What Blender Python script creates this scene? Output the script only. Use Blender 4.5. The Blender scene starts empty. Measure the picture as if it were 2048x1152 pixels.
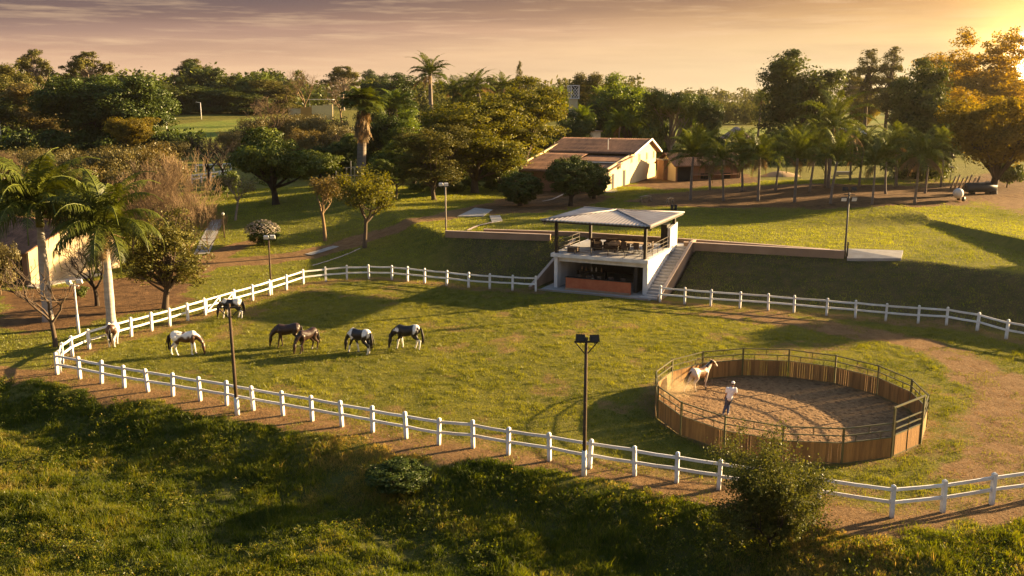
import bpy, bmesh, math, random
import numpy as np
from mathutils import Vector, Matrix
R=math.radians
sc=bpy.context.scene
COL=sc.collection
# ------------------------------------------------------------------ camera
FPX=1850.0; HCAM=16.0; PIT=math.atan((576-195)/FPX)
CP,SP=math.cos(PIT),math.sin(PIT)
cam=bpy.data.objects.new('camera',bpy.data.cameras.new('camera')); COL.objects.link(cam)
cam.location=(0,0,HCAM); cam.rotation_euler=(math.pi/2-PIT,0,0)
cam.data.sensor_width=36; cam.data.lens=36*FPX/2048
cam.data.clip_start=.5; cam.data.clip_end=8000
sc.camera=cam
sc.render.resolution_x=1024; sc.render.resolution_y=576
SUN_AZ,SUN_EL=67.0,12.5
SUND=np.array([math.sin(R(SUN_AZ))*math.cos(R(SUN_EL)),math.cos(R(SUN_AZ))*math.cos(R(SUN_EL)),math.sin(R(SUN_EL))])
# ------------------------------------------------------------------ terrain
def sm(t):
    t=np.clip(t,0,1); return t*t*(3-2*t)
def flat(u,v,z=0.0):
    a=(u-1024)/FPX; b=-(v-576)/FPX
    dy=CP+b*SP; dz=-SP+b*CP; t=(z-HCAM)/dz
    return (a*t,dy*t)
NEARPX=[(115,749),(160.5,758),(203.6,767),(249,775.5),(296.6,784),(346,793),(401,802.5),(453.6,811),(507,821),(566,831.6),(624.5,842),(684,853),(745.5,864),(812.5,877),(877.5,890),(946,896.5),(1016.5,910),(1099,922.5),(1179.5,938),(1269,953),(1353,966),(1437,979),(1535,994),(1636,1011),(1783,1034),(1885,1024),(1983,1009),(2090,992),(2195,974),(2300,956)]
LEFTPX=[(115,749),(125,728),(145,713),(179,698),(220,685),(263,673),(304,661.6),(340,652),(376,641),(411,630)]
BACKPX=[(470,612),(505.5,601.7),(539.5,590.5),(573,580),(607,568.5),(652,563.5),(694,560),(738,558.5),(784,559.5),(815,562.5),(849.5,566),(893.5,570),(937,575),(979.5,577.6),(1025,581),(1071.6,583)]
RBPX=[(1320,603.5),(1369,608),(1421,612.5),(1479.5,617),(1536,621),(1587.5,626),(1652.5,632),(1710.5,636.5),(1771,642),(1836,647),(1892.5,650.5),(1954,661.5),(2012,677.5),(2085,690),(2155,703),(2225,717)]
NEAR=[flat(*p) for p in NEARPX]
_Nx=np.array([-120,-60,-34]+[p[0] for p in NEAR if p[0]>-27.5]+[34,60,120]);_Ny=np.array([72,62,54.5]+[p[1] for p in NEAR if p[0]>-27.5]+[40,46,60])
_Bx=np.array([-140,-60,-40,-30,-20,-15,-6.6,2,12,21,27,33,36,48,70,140]);_By=np.array([60,66,72,78,84,85.5,82.5,79,74.5,70.3,67.6,63.5,60,50,38,10])
_Tx=np.array([-140,-60,-40,-25,-15,-10,-6.8,3.6,15.8,28.8,34,38.5,52,75,140]);_Ty=np.array([190,190,165,138,110,97,89.8,87.3,82.8,77.9,73.6,68.3,54,42,14])
# pavilion frame
PFL=flat(1111,574); PFR=flat(1294,591)
PANG=math.atan2(PFR[1]-PFL[1],PFR[0]-PFL[0]); PW=math.hypot(PFR[0]-PFL[0],PFR[1]-PFL[1]); PD=8.4
def plocal(x,y):
    dx=x-PFL[0]; dy=y-PFL[1]; c,s=math.cos(PANG),math.sin(PANG)
    return dx*c+dy*s,-dx*s+dy*c
def pworld(a,b):
    c,s=math.cos(PANG),math.sin(PANG)
    return PFL[0]+a*c-b*s,PFL[1]+a*s+b*c
BERM=[flat(*p,3.3) for p in [(1500,452),(1640,446),(1780,441),(1880,440),(1960,450),(2010,466),(2060,490),(2200,540)]]
BMX=np.array([p[0] for p in BERM]);BMY=np.array([p[1] for p in BERM])
STEP=[flat(*p,3.2) for p in [(1180,432),(1370,424),(1480,420),(1600,419),(1750,419),(1900,412),(2048,395)]]
STX=np.array([p[0] for p in STEP]);STY=np.array([p[1] for p in STEP])
def und(x,y,s,k):
    return (np.sin(x/s+k)+np.sin(y/s*1.13+k*2.1)+np.sin((x+y)/s*.61+k*3.3)+np.sin((x-y)/s*1.7+k*.7)*.6)/3.6
def vn(x,y,s,k=0.):
    """smooth value noise, 0..1"""
    x=np.asarray(x,float)/s+k*17.3; y=np.asarray(y,float)/s+k*9.1
    i=np.floor(x);j=np.floor(y);f=x-i;g=y-j;f=f*f*(3-2*f);g=g*g*(3-2*g)
    def h(a,b):
        q=np.sin(a*127.1+b*311.7+k*74.7)*43758.5453; return q-np.floor(q)
    return (h(i,j)*(1-f)+h(i+1,j)*f)*(1-g)+(h(i,j+1)*(1-f)+h(i+1,j+1)*f)*g
def terr(x,y):
    x=np.asarray(x,float); y=np.asarray(y,float)
    B=np.interp(x,_Bx,_By); T=np.interp(x,_Tx,_Ty)
    t=np.clip((y-B)/(T-B),0,1)
    z=3.0*(.55*t+.45*sm(t))
    # slight general rise to the far fields
    z=z+.6*sm((y-120)/180)
    z=z+7.0*sm((y-225)/170)*sm((-x-8)/50)
    # lawn step up to the grove and the berm at right
    st=np.interp(x,STX,STY); z=z+.35*sm((y-st+1.0)/2.0)*sm((x-8)/8)
    bm=np.interp(x,BMX,BMY); z=z+1.15*sm((y-bm+2.4)/3.2)*sm((x-26)/22)*(1-.6*sm((y-bm-4)/25))
    z=z+.18*und(x,y,6.0,1.0)*sm((y-B-12)/14)
    # front bank
    N=np.interp(x,_Nx,_Ny); d=(N-y)*.9+.5*und(x,y,1.7,.3)
    amp=np.interp(x,[-30,0,8,15,40],[1.0,1.15,1.1,.5,.3])
    f=sm((d-1.2)/np.interp(x,[-30,10,16],[5.2,5.0,3]))
    z=z-amp*f+f*(.34*(vn(x,y,3.4,1)-.5)+.20*(vn(x,y,1.1,2)-.5)+.12*(vn(x,y,.5,3)-.5))
    z=z+.05*und(x,y,3.1,.4)*(1-f)*sm((B-y)/2)
    # pavilion cutting
    a,b=plocal(x,y)
    cut=(a>-1.62)&(a<PW+1.75)&(b<PD-.05)&(b>-14)
    # stairs / landing zone
    z=np.where(cut,np.minimum(z,0.0),z)
    slab=(a>-1.0)&(a<PW+1.75)&(b>=PD-.05)&(b<PD+4)
    z=np.where(slab,2.9,z)
    return z
def tz(x,y): return float(terr(x,y))
def P(u,v):
    """the point of the ground seen at a place of the photograph"""
    a=(u-1024)/FPX; b=-(v-576)/FPX
    dy=CP+b*SP; dz=-SP+b*CP
    t=np.concatenate([np.arange(20,200,.1),np.arange(200,1500,.8)])
    zz=HCAM+dz*t; g=terr(a*t,dy*t)
    i=np.argmax(zz<=g) if (zz<=g).any() else len(t)-1
    t=t[i]; return (a*t,dy*t,float(terr(a*t,dy*t)))
def at(u,D):
    x=(u-1024)/FPX*(D*CP+(HCAM-3)*SP); return (x,D,tz(x,D))
def ztop(y,v):
    k=(576-v)/FPX
    return HCAM+y*(k*CP-SP)/(CP+k*SP)
def pxw(y,px): return px*(y*CP+12*SP)/FPX
# ------------------------------------------------------------------ naming helpers
def tag(o,label=None,cat=None,group=None,kind=None):
    if label: o['label']=label
    if cat: o['category']=cat
    if group: o['group']=group
    if kind: o['kind']=kind
    return o
def thing(name,label,cat,loc=(0,0,0),rz=0,group=None,scale=None):
    o=bpy.data.objects.new(name,None); COL.objects.link(o); o.empty_display_size=.2
    o.location=loc; o.rotation_euler=(0,0,rz)
    if scale: o.scale=scale
    return tag(o,label,cat,group)
def link(name,me,parent=None,loc=None,rot=None,label=None):
    o=bpy.data.objects.new(name,me); COL.objects.link(o)
    if parent: o.parent=parent
    if loc is not None: o.location=loc
    if rot is not None: o.rotation_euler=rot
    if label: o['label']=label
    return o
def copy_tree(o,parent=None):
    c=o.copy(); COL.objects.link(c); c.parent=parent
    for ch in list(o.children): copy_tree(ch,c)
    return c
# ------------------------------------------------------------------ mesh builder
class MB:
    def __init__(s): s.v=[]; s.f=[]; s.n=0; s.t=[]; s.m=[]
    def add(s,vs,fs,tone=.5,mi=0):
        vs=np.asarray(vs,float).reshape(-1,3); s.v.append(vs)
        s.f+= [tuple(i+s.n for i in f) for f in fs]; s.n+=len(vs)
        s.t.append(np.full(len(vs),tone)); s.m+=[mi]*len(fs); return s
    def box(s,c,d,rz=0,tone=.5,mi=0,rot=None,taper=1.0):
        x,y,z=[k/2 for k in d]
        vs=np.array([[-x,-y,-z],[x,-y,-z],[x,y,-z],[-x,y,-z],[-x*taper,-y*taper,z],[x*taper,-y*taper,z],[x*taper,y*taper,z],[-x*taper,y*taper,z]])
        if rot is not None: vs=vs@np.array(Matrix.Rotation(rot[0],3,rot[1])).T
        if rz: cs,sn=math.cos(rz),math.sin(rz); vs=vs@np.array([[cs,sn,0],[-sn,cs,0],[0,0,1]])
        return s.add(vs+np.array(c),[(0,3,2,1),(4,5,6,7),(0,1,5,4),(1,2,6,5),(2,3,7,6),(3,0,4,7)],tone,mi)
    def beam(s,a,b,w,h,tone=.5,mi=0):
        """a rectangular bar from a to b"""
        a=np.array(a,float);b=np.array(b,float);d=b-a;L=np.linalg.norm(d);d/=L
        up=np.array([0,0,1.]) if abs(d[2])<.98 else np.array([0,1.,0])
        r=np.cross(d,up);r/=np.linalg.norm(r);u=np.cross(r,d)
        vs=[]
        for p in (a,b):
            for sx,sy in((-1,-1),(1,-1),(1,1),(-1,1)): vs.append(p+r*sx*w/2+u*sy*h/2)
        return s.add(vs,[(0,1,2,3),(7,6,5,4),(0,4,5,1),(1,5,6,2),(2,6,7,3),(3,7,4,0)],tone,mi)
    def tube(s,pts,rad,n=6,tone=.5,mi=0,cap=True):
        pts=np.asarray(pts,float); k=len(pts)
        rad=np.asarray(rad,float) if np.ndim(rad) else np.full(k,rad)
        tan=np.gradient(pts,axis=0); tan/=np.linalg.norm(tan,axis=1)[:,None]+1e-9
        ref=np.array([1.,0,0]) if abs(tan[0][0])<.8 else np.array([0,1.,0])
        vs=[]
        for i in range(k):
            a=np.cross(tan[i],ref); a/=np.linalg.norm(a)+1e-9; b=np.cross(tan[i],a); ref=-np.cross(tan[i],a) if False else ref
            for j in range(n):
                th=2*math.pi*j/n; r=rad[i] if np.ndim(rad[i])==0 else rad[i]
                vs.append(pts[i]+(a*math.cos(th)+b*math.sin(th))*r)
        fs=[(i*n+j,i*n+(j+1)%n,(i+1)*n+(j+1)%n,(i+1)*n+j) for i in range(k-1) for j in range(n)]
        if cap: fs+=[tuple(range(n-1,-1,-1)),tuple((k-1)*n+j for j in range(n))]
        return s.add(vs,fs,tone,mi)
    def lathe(s,c,prof,n=12,tone=.5,mi=0):
        vs=[];k=len(prof)
        for r,z in prof:
            for j in range(n):
                th=2*math.pi*j/n; vs.append((c[0]+r*math.cos(th),c[1]+r*math.sin(th),c[2]+z))
        fs=[(i*n+j,i*n+(j+1)%n,(i+1)*n+(j+1)%n,(i+1)*n+j) for i in range(k-1) for j in range(n)]
        fs+=[tuple(range(n-1,-1,-1)),tuple((k-1)*n+j for j in range(n))]
        return s.add(vs,fs,tone,mi)
    def ball(s,c,r,n=8,tone=.5,mi=0):
        r=r if np.ndim(r) else (r,r,r); vs=[];m=n//2
        for i in range(m+1):
            ph=math.pi*i/m
            for j in range(n):
                th=2*math.pi*j/n; q=max(math.sin(ph),.02)
                vs.append((c[0]+r[0]*q*math.cos(th),c[1]+r[1]*q*math.sin(th),c[2]-r[2]*math.cos(ph)))
        fs=[(i*n+j,i*n+(j+1)%n,(i+1)*n+(j+1)%n,(i+1)*n+j) for i in range(m) for j in range(n)]
        fs+=[tuple(range(n-1,-1,-1)),tuple(m*n+j for j in range(n))]
        return s.add(vs,fs,tone,mi)
    def mesh(s,name,mats,smooth=False):
        me=bpy.data.meshes.new(name)
        me.from_pydata(np.concatenate(s.v).tolist(),[],s.f)
        for m in (mats if isinstance(mats,(list,tuple)) else [mats]): me.materials.append(m)
        if isinstance(mats,(list,tuple)) and len(mats)>1: me.polygons.foreach_set('material_index',s.m)
        at_=me.attributes.new('tone','FLOAT','POINT'); at_.data.foreach_set('value',np.concatenate(s.t).astype(np.float32))
        if smooth: me.polygons.foreach_set('use_smooth',np.ones(len(me.polygons),bool))
        me.update(); return me
    def build(s,name,mats,parent=None,smooth=False,loc=None,rot=None,label=None):
        return link(name,s.mesh(name,mats,smooth),parent,loc,rot,label)
def np_mesh(name,V,F,mats,tone=None,smooth=False,extra=None,mi=None):
    """fast mesh from arrays: V (n,3), F (m,k) all faces of one size"""
    V=np.ascontiguousarray(V,np.float32); F=np.ascontiguousarray(F,np.int32); m,k=F.shape
    me=bpy.data.meshes.new(name)
    me.vertices.add(len(V)); me.vertices.foreach_set('co',V.ravel())
    me.loops.add(m*k); me.loops.foreach_set('vertex_index',F.ravel())
    me.polygons.add(m); me.polygons.foreach_set('loop_start',np.arange(0,m*k,k,dtype=np.int32)); 
    try: me.polygons.foreach_set('loop_total',np.full(m,k,np.int32))
    except Exception: pass
    for q in (mats if isinstance(mats,(list,tuple)) else [mats]): me.materials.append(q)
    if mi is not None: me.polygons.foreach_set('material_index',np.asarray(mi,np.int32))
    if smooth: me.polygons.foreach_set('use_smooth',np.ones(m,bool))
    for nm,ar in ([('tone',tone)] if tone is not None else [])+list((extra or {}).items()):
        at_=me.attributes.new(nm,'FLOAT','POINT'); at_.data.foreach_set('value',np.asarray(ar,np.float32))
    me.update(calc_edges=True); return me
# ------------------------------------------------------------------ materials
def newmat(name):
    m=bpy.data.materials.new(name); m.use_nodes=True; nt=m.node_tree; nt.nodes.clear()
    return m,nt,nt.nodes.new,nt.links.new
def ramp(nt,stops):
    r=nt.nodes.new('ShaderNodeValToRGB'); e=r.color_ramp.elements
    while len(e)<len(stops): e.new(.5)
    for k,(p,c) in zip(e,stops): k.position=p; k.color=(*c,1)
    return r
def mth(nt,op,a,b=None,c=None,clamp=False):
    n=nt.nodes.new('ShaderNodeMath'); n.operation=op; n.use_clamp=clamp
    for i,x in enumerate((a,b,c)):
        if x is None: continue
        if isinstance(x,(int,float)): n.inputs[i].default_value=x
        else: nt.links.new(x,n.inputs[i])
    return n.outputs[0]
def noise(nt,vec,scale,detail=4,rough=.55):
    n=nt.nodes.new('ShaderNodeTexNoise'); n.inputs['Scale'].default_value=scale; n.inputs['Detail'].default_value=detail; n.inputs['Roughness'].default_value=rough
    if vec is not None: nt.links.new(vec,n.inputs['Vector'])
    return n.outputs['Fac']
def mixc(nt,f,a,b):
    n=nt.nodes.new('ShaderNodeMix'); n.data_type='RGBA'
    if isinstance(f,(int,float)): n.inputs[0].default_value=f
    else: nt.links.new(f,n.inputs[0])
    for i,x in ((6,a),(7,b)):
        if isinstance(x,tuple): n.inputs[i].default_value=(*x,1)
        else: nt.links.new(x,n.inputs[i])
    return n.outputs[2]
def pm(name,c1,c2=None,scale=3.0,rough=.8,bump=.0,bscale=None,spec=.3,metal=0,tonevar=0,stretch=None,world=False):
    m,nt,N,L=newmat(name)
    b=N('ShaderNodeBsdfPrincipled'); o=N('ShaderNodeOutputMaterial'); L(b.outputs[0],o.inputs[0])
    b.inputs['Roughness'].default_value=rough; b.inputs['Specular IOR Level'].default_value=spec; b.inputs['Metallic'].default_value=metal
    tc=N('ShaderNodeTexCoord')
    vec=tc.outputs['Object']
    if world: vec=N('ShaderNodeNewGeometry').outputs['Position']
    if stretch:
        mp=N('ShaderNodeMapping'); mp.inputs['Scale'].default_value=stretch; L(vec,mp.inputs['Vector']); vec=mp.outputs[0]
    c2=c2 or tuple(k*.75 for k in c1)
    f=noise(nt,vec,scale,6,.6)
    f=mth(nt,'MULTIPLY_ADD',f,2.2,-.6,True)
    if tonevar:
        a=N('ShaderNodeAttribute'); a.attribute_name='tone'
        t=mth(nt,'SUBTRACT',a.outputs['Fac'],.5); t=mth(nt,'MULTIPLY_ADD',t,tonevar,f); f=mth(nt,'ADD',t,0,clamp=True)
    col=mixc(nt,f,c1,c2); L(col,b.inputs['Base Color'])
    if bump:
        bp=N('ShaderNodeBump'); bp.inputs['Strength'].default_value=bump; bp.inputs['Distance'].default_value=.03
        L(noise(nt,vec,bscale or scale*4,5,.6),bp.inputs['Height']); L(bp.outputs[0],b.inputs['Normal'])
    return m
def leafmat(name,dark,light,trans=.35,tcol=None,gloss=.06,rough=.45):
    m,nt,N,L=newmat(name)
    a=N('ShaderNodeAttribute'); a.attribute_name='tone'
    mid=tuple((p+q)/2 for p,q in zip(dark,light))
    r=ramp(nt,[(0,dark),(.55,mid),(1,light)]); L(a.outputs['Fac'],r.inputs[0])
    d=N('ShaderNodeBsdfDiffuse'); L(r.outputs[0],d.inputs[0])
    t=N('ShaderNodeBsdfTranslucent')
    hv=N('ShaderNodeHueSaturation'); hv.inputs['Hue'].default_value=.485; hv.inputs['Saturation'].default_value=1.15; hv.inputs['Value'].default_value=1.5; L(r.outputs[0],hv.inputs['Color']); L(hv.outputs[0],t.inputs[0])
    x=N('ShaderNodeMixShader'); x.inputs[0].default_value=trans; L(d.outputs[0],x.inputs[1]); L(t.outputs[0],x.inputs[2])
    g=N('ShaderNodeBsdfGlossy'); g.inputs['Roughness'].default_value=rough; g.inputs[0].default_value=(.9,.9,.9,1)
    y=N('ShaderNodeMixShader'); y.inputs[0].default_value=gloss; L(x.outputs[0],y.inputs[1]); L(g.outputs[0],y.inputs[2])
    o=N('ShaderNodeOutputMaterial'); L(y.outputs[0],o.inputs[0]); return m
# ------------------------------------------------------------------ light, sky, air
EXPO=2.45
sc.view_settings.view_transform='Standard'; sc.view_settings.look='None'; sc.view_settings.exposure=EXPO; sc.view_settings.gamma=1
sun=bpy.data.objects.new('sun',bpy.data.lights.new('sun','SUN')); COL.objects.link(sun)
sun.data.energy=5.0; sun.data.angle=R(.6); sun.data.color=(1.0,.70,.34)
sun.rotation_euler=Vector(SUND.tolist()).to_track_quat('Z','Y').to_euler()
wo=bpy.data.worlds.new('World'); sc.world=wo; wo.use_nodes=True
nt=wo.node_tree; nt.nodes.clear(); N=nt.nodes.new; L=nt.links.new
tc=N('ShaderNodeTexCoord'); vec=tc.outputs['Generated']
sx=N('ShaderNodeSeparateXYZ'); L(vec,sx.inputs[0])
el=sx.outputs['Z']
def lin(*c): return tuple(((k/255)/12.92 if k/255<=.04045 else ((k/255+.055)/1.055)**2.4) for k in c)
# low sky by height above the horizon (0 .. 6 degrees are in view), then up to a dull blue zenith
SK=2**-EXPO
e1=mth(nt,'MULTIPLY',el,1/.30,clamp=True)
base=ramp(nt,[(0,lin(254,214,166)),(.08,lin(253,208,162)),(.163,lin(246,200,158)),(.225,lin(216,170,142)),(.27,lin(174,136,119)),(.30,lin(146,117,108)),(.335,lin(118,98,98)),(.5,lin(118,106,110)),(1,lin(104,108,124))]); L(e1,base.inputs[0])
gold=ramp(nt,[(0,lin(255,234,182)),(.10,lin(255,232,176)),(.20,lin(254,218,154)),(.30,lin(242,190,124)),(.37,lin(220,162,108)),(.55,lin(150,125,110)),(1,lin(104,108,124))]); L(e1,gold.inputs[0])
GA=math.atan((2040-1024)/FPX); GE=R(1.95)
gd=Vector((math.sin(GA)*math.cos(GE),math.cos(GA)*math.cos(GE),math.sin(GE)))
dt=N('ShaderNodeVectorMath'); dt.operation='DOT_PRODUCT'; L(vec,dt.inputs[0]); dt.inputs[1].default_value=gd
cosd=dt.outputs['Value']
ang=mth(nt,'ARCCOSINE',mth(nt,'MINIMUM',cosd,.999999))
gf=mth(nt,'POWER',mth(nt,'SUBTRACT',1,mth(nt,'DIVIDE',ang,R(44)),clamp=True),1.5)
far=ramp(nt,[(0,lin(252,211,168)),(.07,lin(244,200,161)),(.146,lin(214,170,141)),(.21,lin(166,135,122)),(.267,lin(120,102,99)),(.5,lin(100,96,104)),(1,lin(98,104,122))]); L(e1,far.inputs[0])
lf=mth(nt,'DIVIDE',mth(nt,'SUBTRACT',ang,R(27)),R(33),clamp=True)
c=mixc(nt,lf,base.outputs[0],far.outputs[0])
c=mixc(nt,gf,c,gold.outputs[0])
# cloud streaks
mp=N('ShaderNodeMapping'); mp.inputs['Scale'].default_value=(2.2,2.2,30); mp.inputs['Rotation'].default_value=(0,R(1.5),0); L(vec,mp.inputs['Vector'])
cn=noise(nt,mp.outputs[0],1.6,7,.58)
mp2=N('ShaderNodeMapping'); mp2.inputs['Scale'].default_value=(5,5,75); mp2.inputs['Rotation'].default_value=(0,R(2.5),0); L(vec,mp2.inputs['Vector'])
cn2=noise(nt,mp2.outputs[0],1.8,6,.6)
cf=mth(nt,'MULTIPLY_ADD',cn,3.2,-1.35,True)
ef=mth(nt,'MULTIPLY',el,1/.07,clamp=True)
dk=mth(nt,'MULTIPLY',mth(nt,'MULTIPLY',cf,ef),.50)
c=mixc(nt,dk,c,lin(142,112,104))
lt=mth(nt,'MULTIPLY',mth(nt,'MULTIPLY_ADD',cn2,4.0,-2.0,True),.5)
c=mixc(nt,lt,c,lin(255,214,168))
# the low sun behind thin cloud
g1=mth(nt,'POWER',2.718,mth(nt,'MULTIPLY',mth(nt,'POWER',mth(nt,'DIVIDE',ang,R(2.7)),2),-1))
g2=mth(nt,'POWER',2.718,mth(nt,'MULTIPLY',mth(nt,'DIVIDE',ang,R(4.5)),-1))
g0=mth(nt,'POWER',2.718,mth(nt,'MULTIPLY',mth(nt,'POWER',mth(nt,'DIVIDE',ang,R(1.3)),4),-1))
def addc(a,col,f):
    v=N('ShaderNodeVectorMath'); v.operation='SCALE'; v.inputs[0].default_value=col; L(f,v.inputs['Scale'])
    w=N('ShaderNodeVectorMath'); w.operation='ADD'; L(a,w.inputs[0]); L(v.outputs[0],w.inputs[1]); return w.outputs[0]
c=addc(c,(1.0,.52,.10),mth(nt,'MULTIPLY',g1,1.6))
c=addc(c,(1.0,.50,.10),mth(nt,'MULTIPLY',g2,.55))
c=addc(c,(6,5.0,3.2),g0)
bg=N('ShaderNodeBackground'); L(c,bg.inputs[0]); bg.inputs[1].default_value=SK
sky=N('ShaderNodeTexSky'); sky.sky_type='NISHITA'; sky.sun_disc=False; sky.sun_elevation=R(SUN_EL); sky.sun_rotation=R(SUN_AZ); sky.dust_density=3
bg2=N('ShaderNodeBackground'); L(sky.outputs[0],bg2.inputs[0]); bg2.inputs[1].default_value=.05
mx=N('ShaderNodeMixShader'); L(mth(nt,'MULTIPLY_ADD',el,1/.35,-.12/.35,True),mx.inputs[0])
L(bg.outputs[0],mx.inputs[1]); L(bg2.outputs[0],mx.inputs[2])
wout=N('ShaderNodeOutputWorld'); L(mx.outputs[0],wout.inputs[0])
def add_haze(dens=.00008,aniso=.8):
    m,nt,N,L=newmat('haze_air')
    v=N('ShaderNodeVolumePrincipled'); v.inputs['Color'].default_value=(1,.90,.76,1); v.inputs['Density'].default_value=dens; v.inputs['Anisotropy'].default_value=aniso
    o=N('ShaderNodeOutputMaterial'); L(v.outputs[0],o.inputs['Volume'])
    b=MB(); b.box((0,1240,13.5),(3300,2620,43)); h=b.build('haze',m); tag(h,'warm evening haze hanging over the whole farm','haze',kind='stuff')
sc.cycles.max_bounces=5; sc.cycles.diffuse_bounces=2; sc.cycles.glossy_bounces=2; sc.cycles.transmission_bounces=3; sc.cycles.transparent_max_bounces=6; sc.cycles.volume_bounces=0
sc.cycles.sample_clamp_indirect=4
# ------------------------------------------------------------------ ground sheet
def dist_poly(px,py,pts):
    d=np.full(px.shape,1e9)
    for (x0,y0),(x1,y1) in zip(pts[:-1],pts[1:]):
        dx,dy=x1-x0,y1-y0; l=dx*dx+dy*dy+1e-9
        t=np.clip(((px-x0)*dx+(py-y0)*dy)/l,0,1); d=np.minimum(d,np.hypot(px-x0-t*dx,py-y0-t*dy))
    return d
def inpoly(px,py,poly):
    c=np.zeros(px.shape,bool); n=len(poly)
    for i in range(n):
        x0,y0=poly[i]; x1,y1=poly[i-1]
        c^=((y0>py)!=(y1>py))&(px<(x1-x0)*(py-y0)/(y1-y0+1e-12)+x0)
    return c
def PP(l): return [P(*p)[:2] for p in l]
PADDOCK=NEAR+[flat(*p) for p in RBPX[::-1]]+[flat(*p) for p in BACKPX[::-1]]+[flat(*p) for p in LEFTPX[::-1]]
TRACK_R=PP([(1410,628),(1500,634),(1600,645),(1700,662),(1800,684),(1880,704),(1940,730),(1985,770),(2010,820),(2010,870),(1985,915),(1940,955)])
ROAD_L=PP([(330,560),(410,527),(470,523),(540,520),(610,510),(680,492),(740,472),(800,455),(870,438),(940,420),(1000,408)])
ROAD_SPUR=PP([(425,520),(455,500),(490,487),(530,478)])
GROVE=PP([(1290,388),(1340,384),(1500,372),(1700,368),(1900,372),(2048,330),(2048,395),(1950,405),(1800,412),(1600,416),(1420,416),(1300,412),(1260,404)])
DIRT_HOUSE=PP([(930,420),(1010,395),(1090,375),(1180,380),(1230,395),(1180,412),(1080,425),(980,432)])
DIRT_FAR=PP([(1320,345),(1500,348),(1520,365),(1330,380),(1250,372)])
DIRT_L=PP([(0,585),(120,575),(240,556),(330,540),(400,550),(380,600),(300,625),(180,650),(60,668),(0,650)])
MEADOW=PP([(300,272),(340,250),(560,232),(700,240),(560,262),(420,285)])
PENC=(14.1,45.5); PENR=6.7
def masks(x,y):
    n=(vn(x,y,2.6,11)-.5)*1.3+(vn(x,y,.9,12)-.5)*.8+(vn(x,y,.4,13)-.5)*.45
    dirt=np.zeros(x.shape)
    # strip outside the near fence
    N_=np.interp(x,_Nx,_Ny); d=(N_-y)*.9
    w=np.interp(x,[-40,-28,-20,0,8,14,24],[.4,.9,1.15,1.2,1.4,1.3,1.2])
    s=sm((d+.55+n*.4)/.5)*(1-sm((d-w-n*1.3)/.8))*sm((x+36)/6); dirt=np.maximum(dirt,s)
    dirt=np.maximum(dirt,.55*(1-sm((np.abs(d)-.9-n*.6)/.8))*sm((x+30)/3))
    # inside of the left/back/right fence line
    for pts in (LEFTPX+BACKPX,RBPX):
        dd=dist_poly(x,y,[flat(*p) for p in pts]); dirt=np.maximum(dirt,.6*(1-sm((dd-.5-n*.5)/1.0)))
    dd=dist_poly(x,y,TRACK_R); inner=np.interp(x,[10,18,25,30],[.3,.5,.7,.9])
    dirt=np.maximum(dirt,.85*(1-sm((dd-inner-n*1.3)/1.8)))
    dd=dist_poly(x,y,ROAD_L); dirt=np.maximum(dirt,.95*(1-sm((dd-1.5-n*.6)/.8)))
    dd=dist_poly(x,y,ROAD_SPUR); dirt=np.maximum(dirt,.9*(1-sm((dd-.9-n*.5)/.7)))
    for poly,k,e in ((GROVE,.95,2.5),(DIRT_HOUSE,.95,2.),(DIRT_FAR,.9,2.5),(DIRT_L,.95,2.0)):
        ip=inpoly(x,y,poly); dd=dist_poly(x,y,poly+[poly[0]]); sd=np.where(ip,dd,-dd)
        dirt=np.maximum(dirt,k*sm((sd+e*.5+n*1.6)/e))
    soil=np.zeros(x.shape)  # areas of darker soil; the grove's palm shade is part of their tone
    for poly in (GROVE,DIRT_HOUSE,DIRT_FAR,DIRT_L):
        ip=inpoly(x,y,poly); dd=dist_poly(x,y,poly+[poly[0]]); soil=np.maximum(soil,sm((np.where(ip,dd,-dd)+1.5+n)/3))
    # around the pen, right corner and patches at the right side
    r=np.hypot(x-PENC[0],y-PENC[1])
    dirt=np.maximum(dirt,.5*(1-sm((r-PENR-.2-n*.9)/.9)))
    dirt=np.maximum(dirt,.50*(1-sm((np.hypot((x-24)/1.3,(y-40.5))-3.4-n*3.2)/2.6)))
    dirt=np.maximum(dirt,.9*sm((x-52)/8+n*.4)*sm((y-88)/10)*(1-sm((y-125)/30)))
    # bare soil on the cut banks
    B=np.interp(x,_Bx,_By); T=np.interp(x,_Tx,_Ty); t=(y-B)/(T-B)
    bank=sm(t/.08+.4)*(1-sm((t-.96)/.06))*sm((x+9)/6)*(1-sm((x-60)/10))
    dirt=np.maximum(dirt,.5*inpoly(x,y,PADDOCK)*sm((vn(x,y,3.1,51)*.6+vn(x,y,.9,52)*.4-.63)/.12))
    # sand of the pen
    sand=1-sm((r-PENR+.12)/.15)
    dry=np.clip(.5+.5*und(x,y,9,.2)+.3*n,0,1)
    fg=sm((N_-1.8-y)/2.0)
    pad=inpoly(x,y,PADDOCK).astype(float)
    lush=sm((y-165)/60)*(.55+.45*np.sin(y/23.)*sm((x)/40))
    mead=inpoly(x,y,MEADOW); lush=np.where(mead,1.0,lush*sm((x-10)/60+.35))
    return dict(soil=soil,lush=lush,dirt=np.clip(dirt,0,1),bank=bank,sand=sand,dry=dry,fg=fg,pad=pad)
def axis(segs):
    out=[]
    for a,b,s in segs: out+=list(np.arange(a,b-1e-6,s))
    return np.array(out+[segs[-1][1]])
gx=axis([(-1500,-400,100),(-400,-150,25),(-150,-60,4),(-60,-34,.8),(-34,-2,.4),(-2,20,.22),(20,42,.4),(42,70,.8),(70,150,4),(150,400,25),(400,1500,100)])
gy=axis([(-30,22,6),(22,28,1),(28,60,.36),(60,72,.45),(72,92,.22),(92,140,.7),(140,200,2),(200,420,8),(420,1000,40),(1000,2500,150)])
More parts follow.
